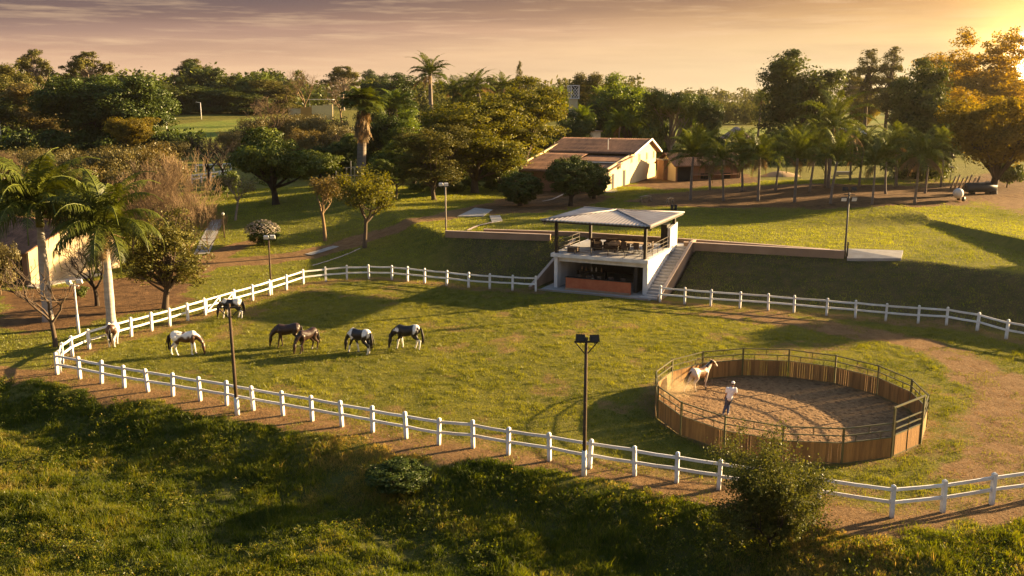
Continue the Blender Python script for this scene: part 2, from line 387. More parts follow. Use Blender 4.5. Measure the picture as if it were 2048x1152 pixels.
X,Y=np.meshgrid(gx,gy); Z=terr(X,Y); ny,nx=X.shape
ii=np.arange(ny*nx).reshape(ny,nx)
F=np.stack([ii[:-1,:-1],ii[:-1,1:],ii[1:,1:],ii[1:,:-1]],-1).reshape(-1,4)
MK=masks(X,Y)
def ground_mat():
    m,nt,N,L=newmat('ground_cover')
    pos=N('ShaderNodeNewGeometry').outputs['Position']
    def A(n):
        a=N('ShaderNodeAttribute'); a.attribute_name=n; return a.outputs['Fac']
    nb=noise(nt,pos,.16,5,.6); nm=noise(nt,pos,1.1,6,.65); nf=noise(nt,pos,7,5,.7); nff=noise(nt,pos,22,3,.7)
    g=mixc(nt,mth(nt,'MULTIPLY_ADD',nm,2.4,-.7,True),(.070,.082,.012),(.20,.178,.026))
    g=mixc(nt,mth(nt,'MULTIPLY',mth(nt,'MULTIPLY_ADD',nb,2.6,-.8,True),.6),g,(.20,.165,.034))
    g=mixc(nt,mth(nt,'MULTIPLY_ADD',nff,1.6,-.45,True),g,mixc(nt,.5,g,(.03,.032,.010)))
    d=mixc(nt,mth(nt,'MULTIPLY_ADD',nm,2.6,-.8,True),(.165,.092,.040),(.29,.178,.080))
    d=mixc(nt,mth(nt,'MULTIPLY_ADD',nf,2.2,-.6,True),mixc(nt,.6,d,(.07,.038,.018)),d)
    d=mixc(nt,mth(nt,'MULTIPLY',A('soil'),.85),d,mixc(nt,mth(nt,'MULTIPLY_ADD',nm,3.0,-1.0,True),(.060,.033,.016),(.165,.090,.040)))  # darker litter soil, with the shade under the palms put into its colour
    ds=mth(nt,'ADD',A('dirt'),mth(nt,'MULTIPLY_ADD',nf,.55,-.27)); ds=mth(nt,'ADD',ds,mth(nt,'MULTIPLY_ADD',nm,1.1,-.55)); ds=mth(nt,'MULTIPLY_ADD',ds,2.6,-.8,True)
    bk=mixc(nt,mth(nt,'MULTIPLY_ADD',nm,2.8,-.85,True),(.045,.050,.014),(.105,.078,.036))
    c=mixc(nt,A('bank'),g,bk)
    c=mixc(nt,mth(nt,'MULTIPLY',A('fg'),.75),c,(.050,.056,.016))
    c=mixc(nt,A('lush'),c,mixc(nt,mth(nt,'MULTIPLY_ADD',nb,2.6,-.8,True),(.10,.15,.018),(.20,.20,.035)))
    c=mixc(nt,ds,c,d)
    vo=N('ShaderNodeTexVoronoi'); vo.inputs['Scale'].default_value=3.0; vo.inputs['Randomness'].default_value=1; wv=N('ShaderNodeVectorMath'); wv.operation='ADD'; wn=N('ShaderNodeTexNoise'); wn.inputs['Scale'].default_value=2.6; L(pos,wn.inputs['Vector']); L(pos,wv.inputs[0]); ws=N('ShaderNodeVectorMath'); ws.operation='SCALE'; L(wn.outputs['Color'],ws.inputs[0]); ws.inputs['Scale'].default_value=.45; L(ws.outputs[0],wv.inputs[1]); L(wv.outputs[0],vo.inputs['Vector'])
    hp=mth(nt,'MULTIPLY_ADD',vo.outputs['Distance'],-2.6,1.25,True)
    s=mixc(nt,mth(nt,'MULTIPLY_ADD',nf,2.6,-.8,True),(.14,.079,.039),(.31,.195,.100))
    s=mixc(nt,mth(nt,'MULTIPLY',hp,.62),s,(.085,.046,.024))
    c=mixc(nt,A('sand'),c,s)
    b=N('ShaderNodeBsdfPrincipled'); b.inputs['Roughness'].default_value=.95; b.inputs['Specular IOR Level'].default_value=.1
    L(c,b.inputs['Base Color'])
    bp=N('ShaderNodeBump'); bp.inputs['Strength'].default_value=.9; bp.inputs['Distance'].default_value=.16
    h=mth(nt,'ADD',mth(nt,'MULTIPLY',nf,.8),mth(nt,'MULTIPLY',nff,.35)); h=mth(nt,'ADD',h,mth(nt,'MULTIPLY',nm,1.2)); h=mth(nt,'SUBTRACT',h,mth(nt,'MULTIPLY',mth(nt,'MULTIPLY',hp,A('sand')),.9)); L(h,bp.inputs['Height']); L(bp.outputs[0],b.inputs['Normal'])
    o=N('ShaderNodeOutputMaterial'); L(b.outputs[0],o.inputs[0]); return m
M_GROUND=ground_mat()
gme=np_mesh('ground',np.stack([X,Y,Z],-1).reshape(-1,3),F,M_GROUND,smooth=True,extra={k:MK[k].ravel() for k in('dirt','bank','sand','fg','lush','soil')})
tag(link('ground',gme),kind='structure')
# ------------------------------------------------------------------ grass
M_PADG=leafmat('paddock_blades',(.056,.074,.010),(.255,.25,.034),.38,gloss=.02)
M_FG=leafmat('meadow_blades',(.034,.056,.008),(.19,.20,.028),.52,gloss=.03)
def fgmat():
    m=leafmat('meadow_blades_mixed',(.030,.050,.007),(.19,.20,.028),.50,gloss=.012); 
    for n in m.node_tree.nodes:
        if n.type=='VALTORGB':
            e=n.color_ramp.elements; e[1].position=.45; e[1].color=(.082,.102,.013,1); e[2].position=.74; e[2].color=(.16,.168,.022,1); k=e.new(1.0); k.color=(.29,.215,.065,1)
    return m
M_FG=fgmat()
M_STRAW=leafmat('dry_straw_blades',(.13,.075,.03),(.40,.26,.11),.25,gloss=.01)
M_LAWN=leafmat('lawn_blades',(.080,.098,.012),(.30,.315,.036),.40,gloss=.02)
rg=np.random.default_rng(5)
def blades(n,xr,yr,keep,h,w,tone,name,m,lean=.6):
    x=rg.uniform(*xr,n); y=rg.uniform(*yr,n); k=keep(x,y); x=x[k];y=y[k]; n=len(x)
    z=terr(x,y); th=rg.uniform(0,2*np.pi,n); hh=h(x,y)*rg.uniform(.5,1.25,n); ww=w*rg.uniform(.7,1.4,n)
    b=np.stack([x,y,z],1); side=np.stack([np.cos(th),np.sin(th),0*th],1)*ww[:,None]
    la=rg.uniform(0,2*np.pi,n); ln=np.stack([np.cos(la),np.sin(la),0*la],1)*(hh*rg.uniform(.1,lean,n))[:,None]
    tip=b+ln+np.stack([0*x,0*x,hh],1)
    V=np.stack([b-side,b+side,tip],1).reshape(-1,3); V[:,2]-=0.0
    Fc=np.arange(3*n).reshape(n,3); t=np.clip(tone(x,y)+rg.normal(0,.16,n),0,1)
    me=np_mesh(name,V,Fc,m,tone=np.repeat(t,3)); return tag(link(name,me),None,None,None,'stuff')
def inview(x,y,m=1.12): 
    return np.abs(x)<(y*CP+14*SP)/FPX*1024*m+.5
def dirt_keep(x,y,thr=.35):
    M=masks(x,y); return (M['dirt']+rg.uniform(-.45,.25,x.shape)<thr)&(M['sand']<.1)
def k_pad(x,y): return inview(x,y)&inpoly(x,y,PADDOCK)&dirt_keep(x,y,.22)
def padt(x,y): return .5+.55*(vn(x,y,5,1)-.5)+.5*(vn(x,y,1.3,2)-.5)+.45*(vn(x,y,.35,3)-.5)
g_=blades(1000000,(-28,36),(33,82),k_pad,lambda x,y:.035+.17*vn(x,y,.42,5)**2.2*(.5+vn(x,y,2.3,6)),.011,padt,'paddock_grass',M_PADG)
tag(g_,'short grazed grass covering the fenced paddock','grass')
def k_lawn(x,y):
    B=np.interp(x,_Bx,_By); a,b=plocal(x,y); return inview(x,y)&~inpoly(x,y,PADDOCK)&(y>np.interp(x,_Nx,_Ny)+1)&dirt_keep(x,y)&~((a>-1.8)&(a<PW+2)&(b<PD+4))&~((y<B)&(x>0))
def lawt(x,y): return .5+.6*(vn(x,y,7,1)-.5)+.4*(vn(x,y,1.6,2)-.5)+.3*(vn(x,y,.5,3)-.5)
g_=blades(800000,(-60,70),(52,140),k_lawn,lambda x,y:.05+.15*vn(x,y,.7,5)**2+.05*sm((y-90)/60),.018,lawt,'lawn_grass',M_LAWN)
tag(g_,'mown lawn grass around the paddock and up on the terrace','grass')
def k_straw(x,y):
    M=masks(x,y); return inview(x,y)&(M['dirt']+rg.uniform(-.3,.3,x.shape)>.30)&(M['sand']<.1)&(M['soil']<.5)
g_=blades(360000,(-34,38),(29,82),k_straw,lambda x,y:.02+.07*vn(x,y,.5,61)**1.5,.009,lambda x,y:.5+.5*(vn(x,y,.9,62)-.5),'dry_straw',M_STRAW,1.6)
tag(g_,'dry straw and dead grass lying on the bare soil along the fences','straw')
def k_edge(x,y):
    M=masks(x,y); return inview(x,y)&(M['dirt']>.2)&(vn(x,y,1.1,63)+.4*vn(x,y,.35,64)>.86)&(M['sand']<.1)&(M['soil']<.3)
g_=blades(420000,(-34,38),(29,82),k_edge,lambda x,y:.05+.09*vn(x,y,.4,65),.010,lambda x,y:.45+.5*(vn(x,y,.9,66)-.5),'creeping_grass',M_PADG)
tag(g_,'patches of grass creeping over the bare soil beside the fences and the track','grass')
# tall meadow in front: tufts of bent blades
def tufts(n,seed):
    r=np.random.default_rng(seed)
    x=r.uniform(-37,37,n); y=r.uniform(25,54,n)
    N_=np.interp(x,_Nx,_Ny); M=masks(x,y)
    d=(N_-y)*.9
    k=(d>.7)&inview(x,y,1.3)&(M['dirt']+r.uniform(-.5,.3,n)<.42)&(r.uniform(0,1,n)<np.clip(-.15+1.1*vn(x,y,1.5,21)+.6*vn(x,y,.5,22),.10,1))
    x=x[k];y=y[k];d=d[k]; nb=7; n=len(x)
    hx=np.clip(.05+.20*vn(x,y,1.9,23)+.20*vn(x,y,.7,24)**1.6,.06,.5)*np.clip(.5+d/5,.5,1)
    hx=np.where(r.uniform(0,1,n)<.05,hx*1.8,hx)
    tn=np.clip(.45+.7*(vn(x,y,3.3,25)-.5)+.5*(vn(x,y,.9,26)-.5)+r.normal(0,.12,n),0,1)
    tn=np.clip(tn+.10*(x>8)+.75*(vn(x,y,5.5,31)-.5),0,1)
    x=np.repeat(x,nb)+r.normal(0,.055,n*nb); y=np.repeat(y,nb)+r.normal(0,.055,n*nb); h=np.repeat(hx,nb)*r.uniform(.5,1.15,n*nb); t=np.clip(np.repeat(tn,nb)+r.normal(0,.12,n*nb),0,1)
    n=len(x); z=terr(x,y)-.02; th=r.uniform(0,2*np.pi,n); la=r.uniform(0,2*np.pi,n); w=r.uniform(.005,.012,n)
    s=np.stack([np.cos(th),np.sin(th),0*th],1)*w[:,None]; ln=np.stack([np.cos(la),np.sin(la),0*la],1); b=np.stack([x,y,z],1); up=np.array([0,0,1.])
    le=r.uniform(.15,.75,n)
    m1=b+up*(h*.6)[:,None]+ln*(h*le*.35)[:,None]; tip=b+up*(h*(1-.25*le))[:,None]+ln*(h*le)[:,None]
    V=np.stack([b-s,b+s,m1+s*.8,m1-s*.8,tip],1).reshape(-1,3)
    i=np.arange(n)[:,None]*5
    F3=np.concatenate([np.concatenate([i,i+1,i+2],1),np.concatenate([i,i+2,i+3],1),np.concatenate([i+3,i+2,i+4],1)])
    return np_mesh('meadow_grass',V,F3,M_FG,tone=np.repeat(t,5))
tag(link('meadow_grass',tufts(360000,3)),'tall uneven meadow grass on the slope in front of the paddock','grass',None,'stuff')
# broad leaved weeds among the meadow grass
def weeds(n,seed):
    r=np.random.default_rng(seed); x=r.uniform(-37,37,n);y=r.uniform(25,53,n); N_=np.interp(x,_Nx,_Ny); d=(N_-y)*.9
    k=(d>1.6)&inview(x,y,1.3)&(vn(x,y,2.2,41)+.5*vn(x,y,.8,42)>.82); x=x[k];y=y[k]; n=len(x); m=12
    hh=np.repeat(r.uniform(.05,.30,n),m); X_=np.repeat(x,m)+r.normal(0,.07,n*m);Y_=np.repeat(y,m)+r.normal(0,.07,n*m); Z_=terr(X_,Y_)+hh*r.uniform(.2,1.1,n*m)
    C=np.stack([X_,Y_,Z_],1); q=r.normal(0,1,(len(C),3))*.7+np.array([0,0,.9]); q/=np.linalg.norm(q,axis=1)[:,None]
    t=np.cross(q,r.normal(0,1,q.shape)); t/=np.linalg.norm(t,axis=1)[:,None]; b=np.cross(q,t); s_=(r.uniform(.025,.06,len(C)))[:,None]
    V=np.stack([C-t*s_*1.1,C-b*s_*.5,C+t*s_*1.1,C+b*s_*.5],1).reshape(-1,3)
    tone=np.clip(np.repeat(r.uniform(.1,.8,n),m)+r.normal(0,.12,n*m),0,1)
    return np_mesh('meadow_weeds',V,np.arange(4*len(C)).reshape(-1,4),M_FG,tone=np.repeat(tone,4))
tag(link('meadow_weeds',weeds(52000,9)),'low broad leaved weeds mixed into the meadow grass','weeds',None,'stuff')
def drape(name,poly_pts,width,m,lift=.03,n=40,ragged=0.0,seed=1):
    """a strip laid along a line on the ground"""
    pts=np.array(poly_pts); seg=np.r_[0,np.cumsum(np.hypot(*np.diff(pts,axis=0).T))]; s=np.linspace(0,seg[-1],n)
    cx=np.interp(s,seg,pts[:,0]); cy=np.interp(s,seg,pts[:,1]); tx=np.gradient(cx);ty=np.gradient(cy);l=np.hypot(tx,ty);nxv,nyv=-ty/l,tx/l
    rr=np.random.default_rng(seed); K=5; V=[]
    w0=np.interp(s,seg,np.broadcast_to(width,len(pts)))
    a=w0*(1+ragged*rr.normal(0,.35,n)); b=w0*(1+ragged*rr.normal(0,.35,n))
    for k in range(K):
        f=k/(K-1); off=-a/2+(a+b)/2*f; x=cx+nxv*off; y=cy+nyv*off; V.append(np.stack([x,y,terr(x,y)+lift],1))
    V=np.stack(V,1).reshape(-1,3); i=np.arange(n*K).reshape(n,K)
    Fq=np.stack([i[:-1,:-1],i[1:,:-1],i[1:,1:],i[:-1,1:]],-1).reshape(-1,4)
    return link(name,np_mesh(name,V,Fq,m))
# ------------------------------------------------------------------ white fences
M_WHITE=pm('white_fence_paint',(.80,.79,.77),(.58,.54,.49),1.6,.65,.25,9,.25,tonevar=.9)
def post_paint():
    m=pm('weathered_post_paint',(.80,.79,.77),(.56,.52,.46),1.9,.65,.3,9,.25); nt=m.node_tree; L=nt.links.new
    b=[n for n in nt.nodes if n.type=='BSDF_PRINCIPLED'][0]; src=b.inputs['Base Color'].links[0].from_socket
    tc=[n for n in nt.nodes if n.type=='TEX_COORD'][0]; sp=nt.nodes.new('ShaderNodeSeparateXYZ'); L(tc.outputs['Object'],sp.inputs[0])
    f=mth(nt,'MULTIPLY_ADD',sp.outputs['Z'],-3.2,.85); f=mth(nt,'ADD',f,mth(nt,'MULTIPLY_ADD',noise(nt,tc.outputs['Object'],11,4),1.1,-.55)); f=mth(nt,'MULTIPLY',f,.75,clamp=True)
    L(mixc(nt,f,src,(.30,.20,.12)),b.inputs['Base Color']); return m
M_POST=post_paint()
def fence(label,pts,group=None,h=1.31,w=.16,skip=()):
    root=thing('paddock_fence',label,'fence',(pts[0][0],pts[0][1],pts[0][2]),0,group); o=np.array(pts[0])
    q=[np.array(p)-o for p in pts]; rr=random.Random(len(pts))
    for i,p in enumerate(q):
        a=q[max(0,i-1)]; b=q[min(len(q)-1,i+1)]; ang=math.atan2(b[1]-a[1],b[0]-a[0])
        m=MB(); hh=h+rr.uniform(-.02,.02); m.box((0,0,hh/2-.05),(w,w,hh+.1)); m.box((0,0,hh+.028),(w*.96,w*.96,.056),taper=.35)
        m.build('post',M_POST,root,loc=p,rot=(R(rr.gauss(0,1.3)),R(rr.gauss(0,1.3)),ang+R(rr.gauss(0,2))))
    for i,(a,b) in enumerate(zip(q[:-1],q[1:])):
        d=(b-a)/np.linalg.norm(b-a)
        for z in (h-.17,h-.68):
            m=MB(); e=w*.5-.012; dz=np.array([0,0,z])
            j0,j1=rr.gauss(0,.013),rr.gauss(0,.013); sg=rr.uniform(.0,.022); mid=(a+b)/2; p0=a+d*e+dz+[0,0,j0]; p1=b-d*e+dz+[0,0,j1]; pm_=mid+dz+[0,0,(j0+j1)/2-sg]; tn=rr.uniform(.1,.9); m.beam(p0,pm_,.055,.13,tn); m.beam(pm_,p1,.055,.13,tn); m.build('rail',M_WHITE,root)
    return root
def f0(px): return [(*flat(*p),tz(*flat(*p))) for p in px]
FG='white post and rail fences round the paddock'
fence('long white rail fence on the near side, above the grassy slope',f0(NEARPX),FG)
fence('white rail fence on the left side, from corner post to braced gate',f0([(115+6,745)]+LEFTPX[1:]),FG)
fence('white rail fence curving along the back of the paddock from the gate to the pavilion',f0(BACKPX),FG)
fence('white rail fence below the grass bank right of the pavilion stairs',f0(RBPX),FG)
# braced gate on the left side
a=np.array(f0([(411,630)])[0]); b=np.array(f0([(470,612)])[0]); L_=np.hypot(*(b-a)[:2]); ang=math.atan2(b[1]-a[1],b[0]-a[0])
gt=thing('braced_gate','white wooden field gate with diagonal braces in the left fence','gate',tuple(a),ang)
for x0 in (.16,L_/2-.06,L_-.22):
    m=MB(); m.box((x0+.05,0,.66),(.10,.05,1.0)); m.build('gate_upright',M_WHITE,gt)
for z in (1.12,.63,.2):
    m=MB(); m.beam((.15,.053,z),(L_-.15,.053,z),.05,.12); m.build('gate_rail',M_WHITE,gt)
m=MB(); m.beam((.22,-.053,.25),(L_/2-.1,-.053,1.1),.05,.10); m.build('gate_brace',M_WHITE,gt)
m=MB(); m.beam((L_/2+.1,-.053,.25),(L_-.25,-.053,1.1),.05,.10); m.build('gate_brace',M_WHITE,gt)
# ------------------------------------------------------------------ plants
M_BARK=pm('grey_brown_bark',(.13,.095,.065),(.06,.042,.03),3,.9,.5,14,.15,stretch=(1,1,.25))
M_BARKP=pm('pale_bark',(.30,.24,.19),(.17,.13,.10),3,.9,.4,14,.15,stretch=(1,1,.3))
M_BARKD=pm('dark_bark',(.06,.045,.034),(.03,.022,.017),3,.9,.5,14,.15,stretch=(1,1,.3))
M_TWIG=pm('dry_twigs',(.23,.16,.092),(.14,.092,.052),1.2,.9,0,None,.1)
M_PTRUNK=pm('palm_trunk_grey',(.26,.21,.17),(.14,.11,.085),2,.9,.6,20,.15,stretch=(.3,.3,4))
M_RTRUNK=pm('royal_palm_trunk',(.50,.46,.42),(.30,.26,.22),1.6,.8,.3,12,.2,stretch=(.4,.4,3))
LM=dict(
 dark=leafmat('dark_glossy_leaves',(.016,.028,.006),(.085,.115,.016),.20,gloss=.02),
 fig=leafmat('forest_leaves',(.022,.034,.007),(.115,.130,.020),.20,gloss=.02),
 mid=leafmat('mid_green_leaves',(.030,.048,.007),(.15,.175,.022),.20,gloss=.02),
 bright=leafmat('bright_green_leaves',(.045,.075,.010),(.17,.21,.030),.40,gloss=.02),
 yellow=leafmat('yellow_green_feathery_leaves',(.045,.054,.008),(.20,.185,.026),.36,gloss=.012),
 olive=leafmat('olive_leaves',(.042,.046,.010),(.165,.145,.030),.20,gloss=.012),
 russet=leafmat('russet_leaves',(.065,.052,.013),(.19,.145,.038),.32,gloss=.02),
 gold=leafmat('flare_gold_leaves',(.085,.066,.008),(.38,.265,.026),.56,gloss=.012),  # gold of the sun flare and backlight is put into the leaf colour
 brush=leafmat('dry_brush_leaves',(.060,.054,.016),(.20,.165,.052),.25,gloss=.02),
 far=leafmat('far_wood_leaves',(.036,.046,.012),(.13,.125,.030),.25,gloss=.0),
 bush=leafmat('waxy_bush_leaves',(.030,.042,.009),(.14,.14,.028),.28,gloss=.012,rough=.42),
 palmroyal=leafmat('royal_palm_leaflets',(.026,.040,.007),(.125,.14,.020),.18,gloss=.02,rough=.36),
 amber=leafmat('amber_green_leaves',(.055,.050,.009),(.26,.205,.028),.45,gloss=.01),
 palm=leafmat('palm_leaflets',(.028,.044,.007),(.135,.155,.022),.26,gloss=.02,rough=.38),
 palmdry=leafmat('dry_palm_leaflets',(.10,.065,.025),(.28,.19,.085),.25,gloss=.012),
 flower=leafmat('pale_blossom',(.18,.155,.12),(.42,.36,.28),.2,gloss=.02))
def unit(a): return a/(np.linalg.norm(a,axis=-1,keepdims=True)+1e-9)
def leaf_cards(r,C,nrm_bias,size,tone,elong=1.5):
    """rhombic leaves at centres C"""
    n=len(C); nr=unit(nrm_bias+r.normal(0,.52,(n,3)))
    t=unit(np.cross(nr,r.normal(0,1,(n,3)))); b=np.cross(nr,t)
    s=(size*r.uniform(.6,1.35,n))[:,None]
    V=np.stack([C-t*s*elong*.5,C-b*s*.42,C+t*s*elong*.5,C+b*s*.42],1).reshape(-1,3)
    return V,np.arange(4*n).reshape(n,4),np.repeat(tone,4)
def crown_arrays(r,lobes,nclump,cr,nleaf,leaf,shell=2.3,flat=.65,up=.35,cvar=.16,elong=1.5):
    lobes=np.array(lobes,float); vol=lobes[:,3]*lobes[:,4]*lobes[:,5]
    k=r.choice(len(lobes),nclump,p=(vol**.75)/(vol**.75).sum())
    d=unit(r.normal(0,1,(nclump,3))); rad=r.uniform(0,1,nclump)**(1/shell)
    off=d*rad[:,None]
    cc=lobes[k,:3]+off*lobes[k,3:6]
    ct=np.clip(.5+r.normal(0,cvar,nclump),0.05,.95); cs=cr*r.uniform(.55,1.4,nclump)
    q=np.repeat(np.arange(nclump),nleaf); n=len(q)
    g=unit(r.normal(0,1,(n,3)))*(r.uniform(0,1,n)**(1/2.2))[:,None]
    g[:,2]*=flat; C=cc[q]+g*cs[q][:,None]
    nb=g*1.0+off[q]*.5+np.array([0,0,up])
    t=np.clip(ct[q]+r.normal(0,.12,n),0,1)
    return cc,leaf_cards(r,C,nb,leaf,t,elong)
def limbs(r,mb,cc,trunk_top,rt,nl,n=5,start=.55):
    """limbs from the trunk to some of the clumps and twigs from limbs to clumps near them"""
    idx=r.choice(len(cc),min(nl,len(cc)),replace=False); tt=np.array(trunk_top,float)
    for i in idx:
        e=cc[i]; s=tt*np.array([1,1,1]); s[2]*=r.uniform(start,1.0)
        mid=s*.45+e*.55+r.normal(0,.06,3)*np.linalg.norm(e-s); mid[2]-=.05*np.linalg.norm(e-s)
        ts=np.linspace(0,1,6)[:,None]; p=(1-ts)**2*s+2*ts*(1-ts)*mid+ts**2*e
        mb.tube(p,np.linspace(rt*.55,rt*.10,6),n,cap=False)
        for j in r.choice(len(cc),3):
            if np.linalg.norm(cc[j]-p[3])<np.linalg.norm(e-s)*.7:
                m=(p[3]+cc[j])/2+r.normal(0,.1,3); mb.tube([p[3],m,cc[j]],[rt*.22,rt*.14,rt*.05],4,cap=False)
def trunk(mb,r,h,rt,n=8,bend=.06,flare=1.5):
    z=np.linspace(0,h,7); p=np.stack([bend*h*np.sin(z/h*2.2+r.uniform(0,3)),bend*h*np.sin(z/h*1.9+r.uniform(0,3)),z],1); p-=p[0]*np.array([1,1,0]); p[0,2]=-.3
    rad=rt*np.interp(z/h,[0,.08,.3,1],[flare,1.12,1,.75]); mb.tube(p,rad,n,cap=False); return p[-1]
PROTO={}
def proto(kind,seed,bark,leafm,lobes,nclump,cr,nleaf,leaf,th,rt,nl=14,bend=.05,**kw):
    r=np.random.default_rng(seed); mb=MB(); top=trunk(mb,r,th,rt,bend=bend)
    lobes=[(l[0]+top[0],l[1]+top[1],*l[2:]) for l in lobes]
    cc,(V,F_,T)=crown_arrays(r,lobes,nclump,cr,nleaf,leaf,**kw)
    limbs(r,mb,cc,top,rt,nl)
    cm=np_mesh(kind+'_crown',V,F_,leafm,tone=T)
    h=float(np.percentile(V[:,2],99.8)); w=float(np.percentile(V[:,0],99)-np.percentile(V[:,0],1))
    PROTO[kind]=dict(parts=[('trunk',mb.mesh(kind+'_trunk',bark,True)),('crown',cm)],h=h,w=w)
def rl(seed,n,R_,zc,rz,lr,top=0,low=0):
    """n random lobes inside a crown of radius R_ about height zc"""
    r=random.Random(seed); o=[(0,0,zc,R_*.62,R_*.62,rz*.75)]
    for i in range(n):
        a=2*math.pi*(i+r.random()*.6)/n; q=R_*r.uniform(.45,.72); k=r.uniform(.75,1.25)
        o.append((q*math.cos(a),q*math.sin(a),zc+rz*r.uniform(-.55,.55)+top*r.random(),R_*lr*k,R_*lr*k,rz*lr*k*.95))
    for i in range(low):
        a=2*math.pi*(i+r.random()*.7)/low; q=R_*r.uniform(.55,.85); o.append((q*math.cos(a),q*math.sin(a),rz*lr*r.uniform(.7,1.3),R_*lr*1.05,R_*lr*1.05,rz*lr*.95))
    return o
# broad dense dark tree
proto('mango',1,M_BARKD,LM['mid'],rl(1,9,4.6,5.2,3.2,.42),240,.95,126,0.173,2.2,.36,16)
# tall forest trees
proto('forest_a',2,M_BARKD,LM['fig'],rl(2,14,5.0,7.8,6.4,.36,2.4,8),387,1.3,119,0.238,2.6,.40,14)
proto('forest_b',3,M_BARKD,LM['dark'],rl(3,15,5.5,7.4,6.6,.34,2,8),421,1.3,119,0.238,3.0,.42,12)
proto('forest_c',4,M_BARK,LM['olive'],rl(4,13,4.6,8.2,6.0,.34,2.8,8),303,1.25,108,0.231,3.2,.34,18)
proto('forest_d',5,M_BARK,LM['russet'],rl(5,12,4.8,6.4,5.4,.36,1.4,8),337,1.2,114,0.231,2.2,.34,14)
proto('forest_e',6,M_BARK,LM['bright'],rl(6,13,4.4,7.4,6.2,.34,2.4,8),337,1.15,125,0.210,2.4,.30,16)
# open tall crown with sky gaps
proto('open_crown',7,M_BARKP,LM['olive'],[(0,0,14.5,2.4,2.4,1.8),(2.8,.5,12.5,2.0,2,1.4),(-2.9,-.4,12.8,2.1,2,1.4),(.8,2.6,13.2,2,2,1.4),(-.6,-2.4,11.6,1.8,1.8,1.2),(3.0,-1.2,10.2,1.5,1.5,1.0),(-2.6,1,10.0,1.5,1.5,1.0)],105,.85,82,0.245,9.0,.30,26)
# feathery yellow-green trees behind the topiary
proto('feathery_a',8,M_BARK,LM['yellow'],rl(8,15,4.8,7.8,6.0,.34,2.2),430,.9,99,0.144,2.8,.30,24,flat=.45)
proto('feathery_b',9,M_BARK,LM['yellow'],rl(9,15,4.5,7.0,6.0,.33,3.0),430,.85,99,0.144,2.6,.28,24,flat=.45)
proto('wispy',10,M_BARK,LM['olive'],rl(10,12,3.6,6.2,5.2,.40,1.0),420,.7,84,0.112,2.2,.20,22,flat=.5)
# umbrella tree with visible limbs
proto('umbrella',11,M_BARKP,LM['mid'],[(0,0,9.6,4.4,4.4,1.5),(2.6,0,8.8,2.4,2.4,1.3),(-2.8,.6,8.4,2.3,2.3,1.4),(0,2.6,8.9,2.3,2.3,1.2),(-2.0,-2.4,7.6,1.8,1.8,1.2),(.4,-2.6,10.4,2.2,2.2,1.3)],210,.85,93,0.173,4.2,.22,26)
proto('golden',12,M_BARK,LM['gold'],rl(12,15,5.0,8.2,6.8,.34,2.6),400,1.1,93,0.187,4.2,.34,20)
proto('broad_brown',13,M_BARKD,LM['amber'],rl(13,13,5.0,6.0,4.2,.38,1.0),420,.95,108,0.173,2.4,.36,18)
proto('pine',14,M_BARK,LM['olive'],[(0,0,z,w,w,.7) for z,w in ((6,2.2),(7.6,2.5),(9.2,2.3),(10.8,1.9),(12.2,1.4),(13.4,.8))],130,.62,88,0.145,11.5,.22,30,bend=.015)
proto('topiary',15,M_BARKD,LM['dark'],[(0,0,2.55,2.3,2.2,1.5),(-1.0,.2,2.4,1.7,1.7,1.35),(1.1,-.2,2.4,1.7,1.7,1.3)],420,.32,90,.085,1.4,.20,12,shell=6,up=.1,cvar=.10)
proto('topiary_ball',16,M_BARKD,LM['dark'],[(0,0,1.55,1.25,1.25,1.15),(0,0,1.0,.9,.9,.8)],240,.26,90,.075,.7,.13,8,shell=6,up=.1,cvar=.10)
proto('shrub',17,M_BARK,LM['mid'],rl(17,6,1.3,1.0,.75,.5),90,.36,60,.11,.4,.06,8)
proto('brush',18,M_TWIG,LM['brush'],rl(18,7,2.6,1.7,1.5,.45),130,.6,100,0.099,.7,.08,60)
proto('brush_russet',19,M_TWIG,LM['russet'],rl(19,7,2.6,1.9,1.6,.45),130,.6,104,0.106,.7,.08,50)
proto('blossom_shrub',20,M_BARKD,LM['dark'],[(0,0,1.2,1.3,1.3,1.1),(.3,0,1.5,1.1,1.1,1.0)],150,.30,70,.085,.5,.09,10,shell=4)
proto('cypress',21,M_BARKD,LM['dark'],[(0,0,3.0,1.1,1.1,2.6),(.2,0,4.6,.8,.8,1.8),(-.3,.2,2.0,1.2,1.2,1.4)],110,.45,60,.16,1.0,.14,8)
proto('fig_wall',22,M_BARKD,LM['dark'],rl(22,18,7.0,6.6,6.6,.32,2.8,8),708,1.25,131,0.231,2.2,.55,10)
proto('sparse_green',23,M_BARK,LM['olive'],rl(23,12,2.4,4.1,3.9,.36,.8),170,.55,92,0.092,1.9,.17,34)
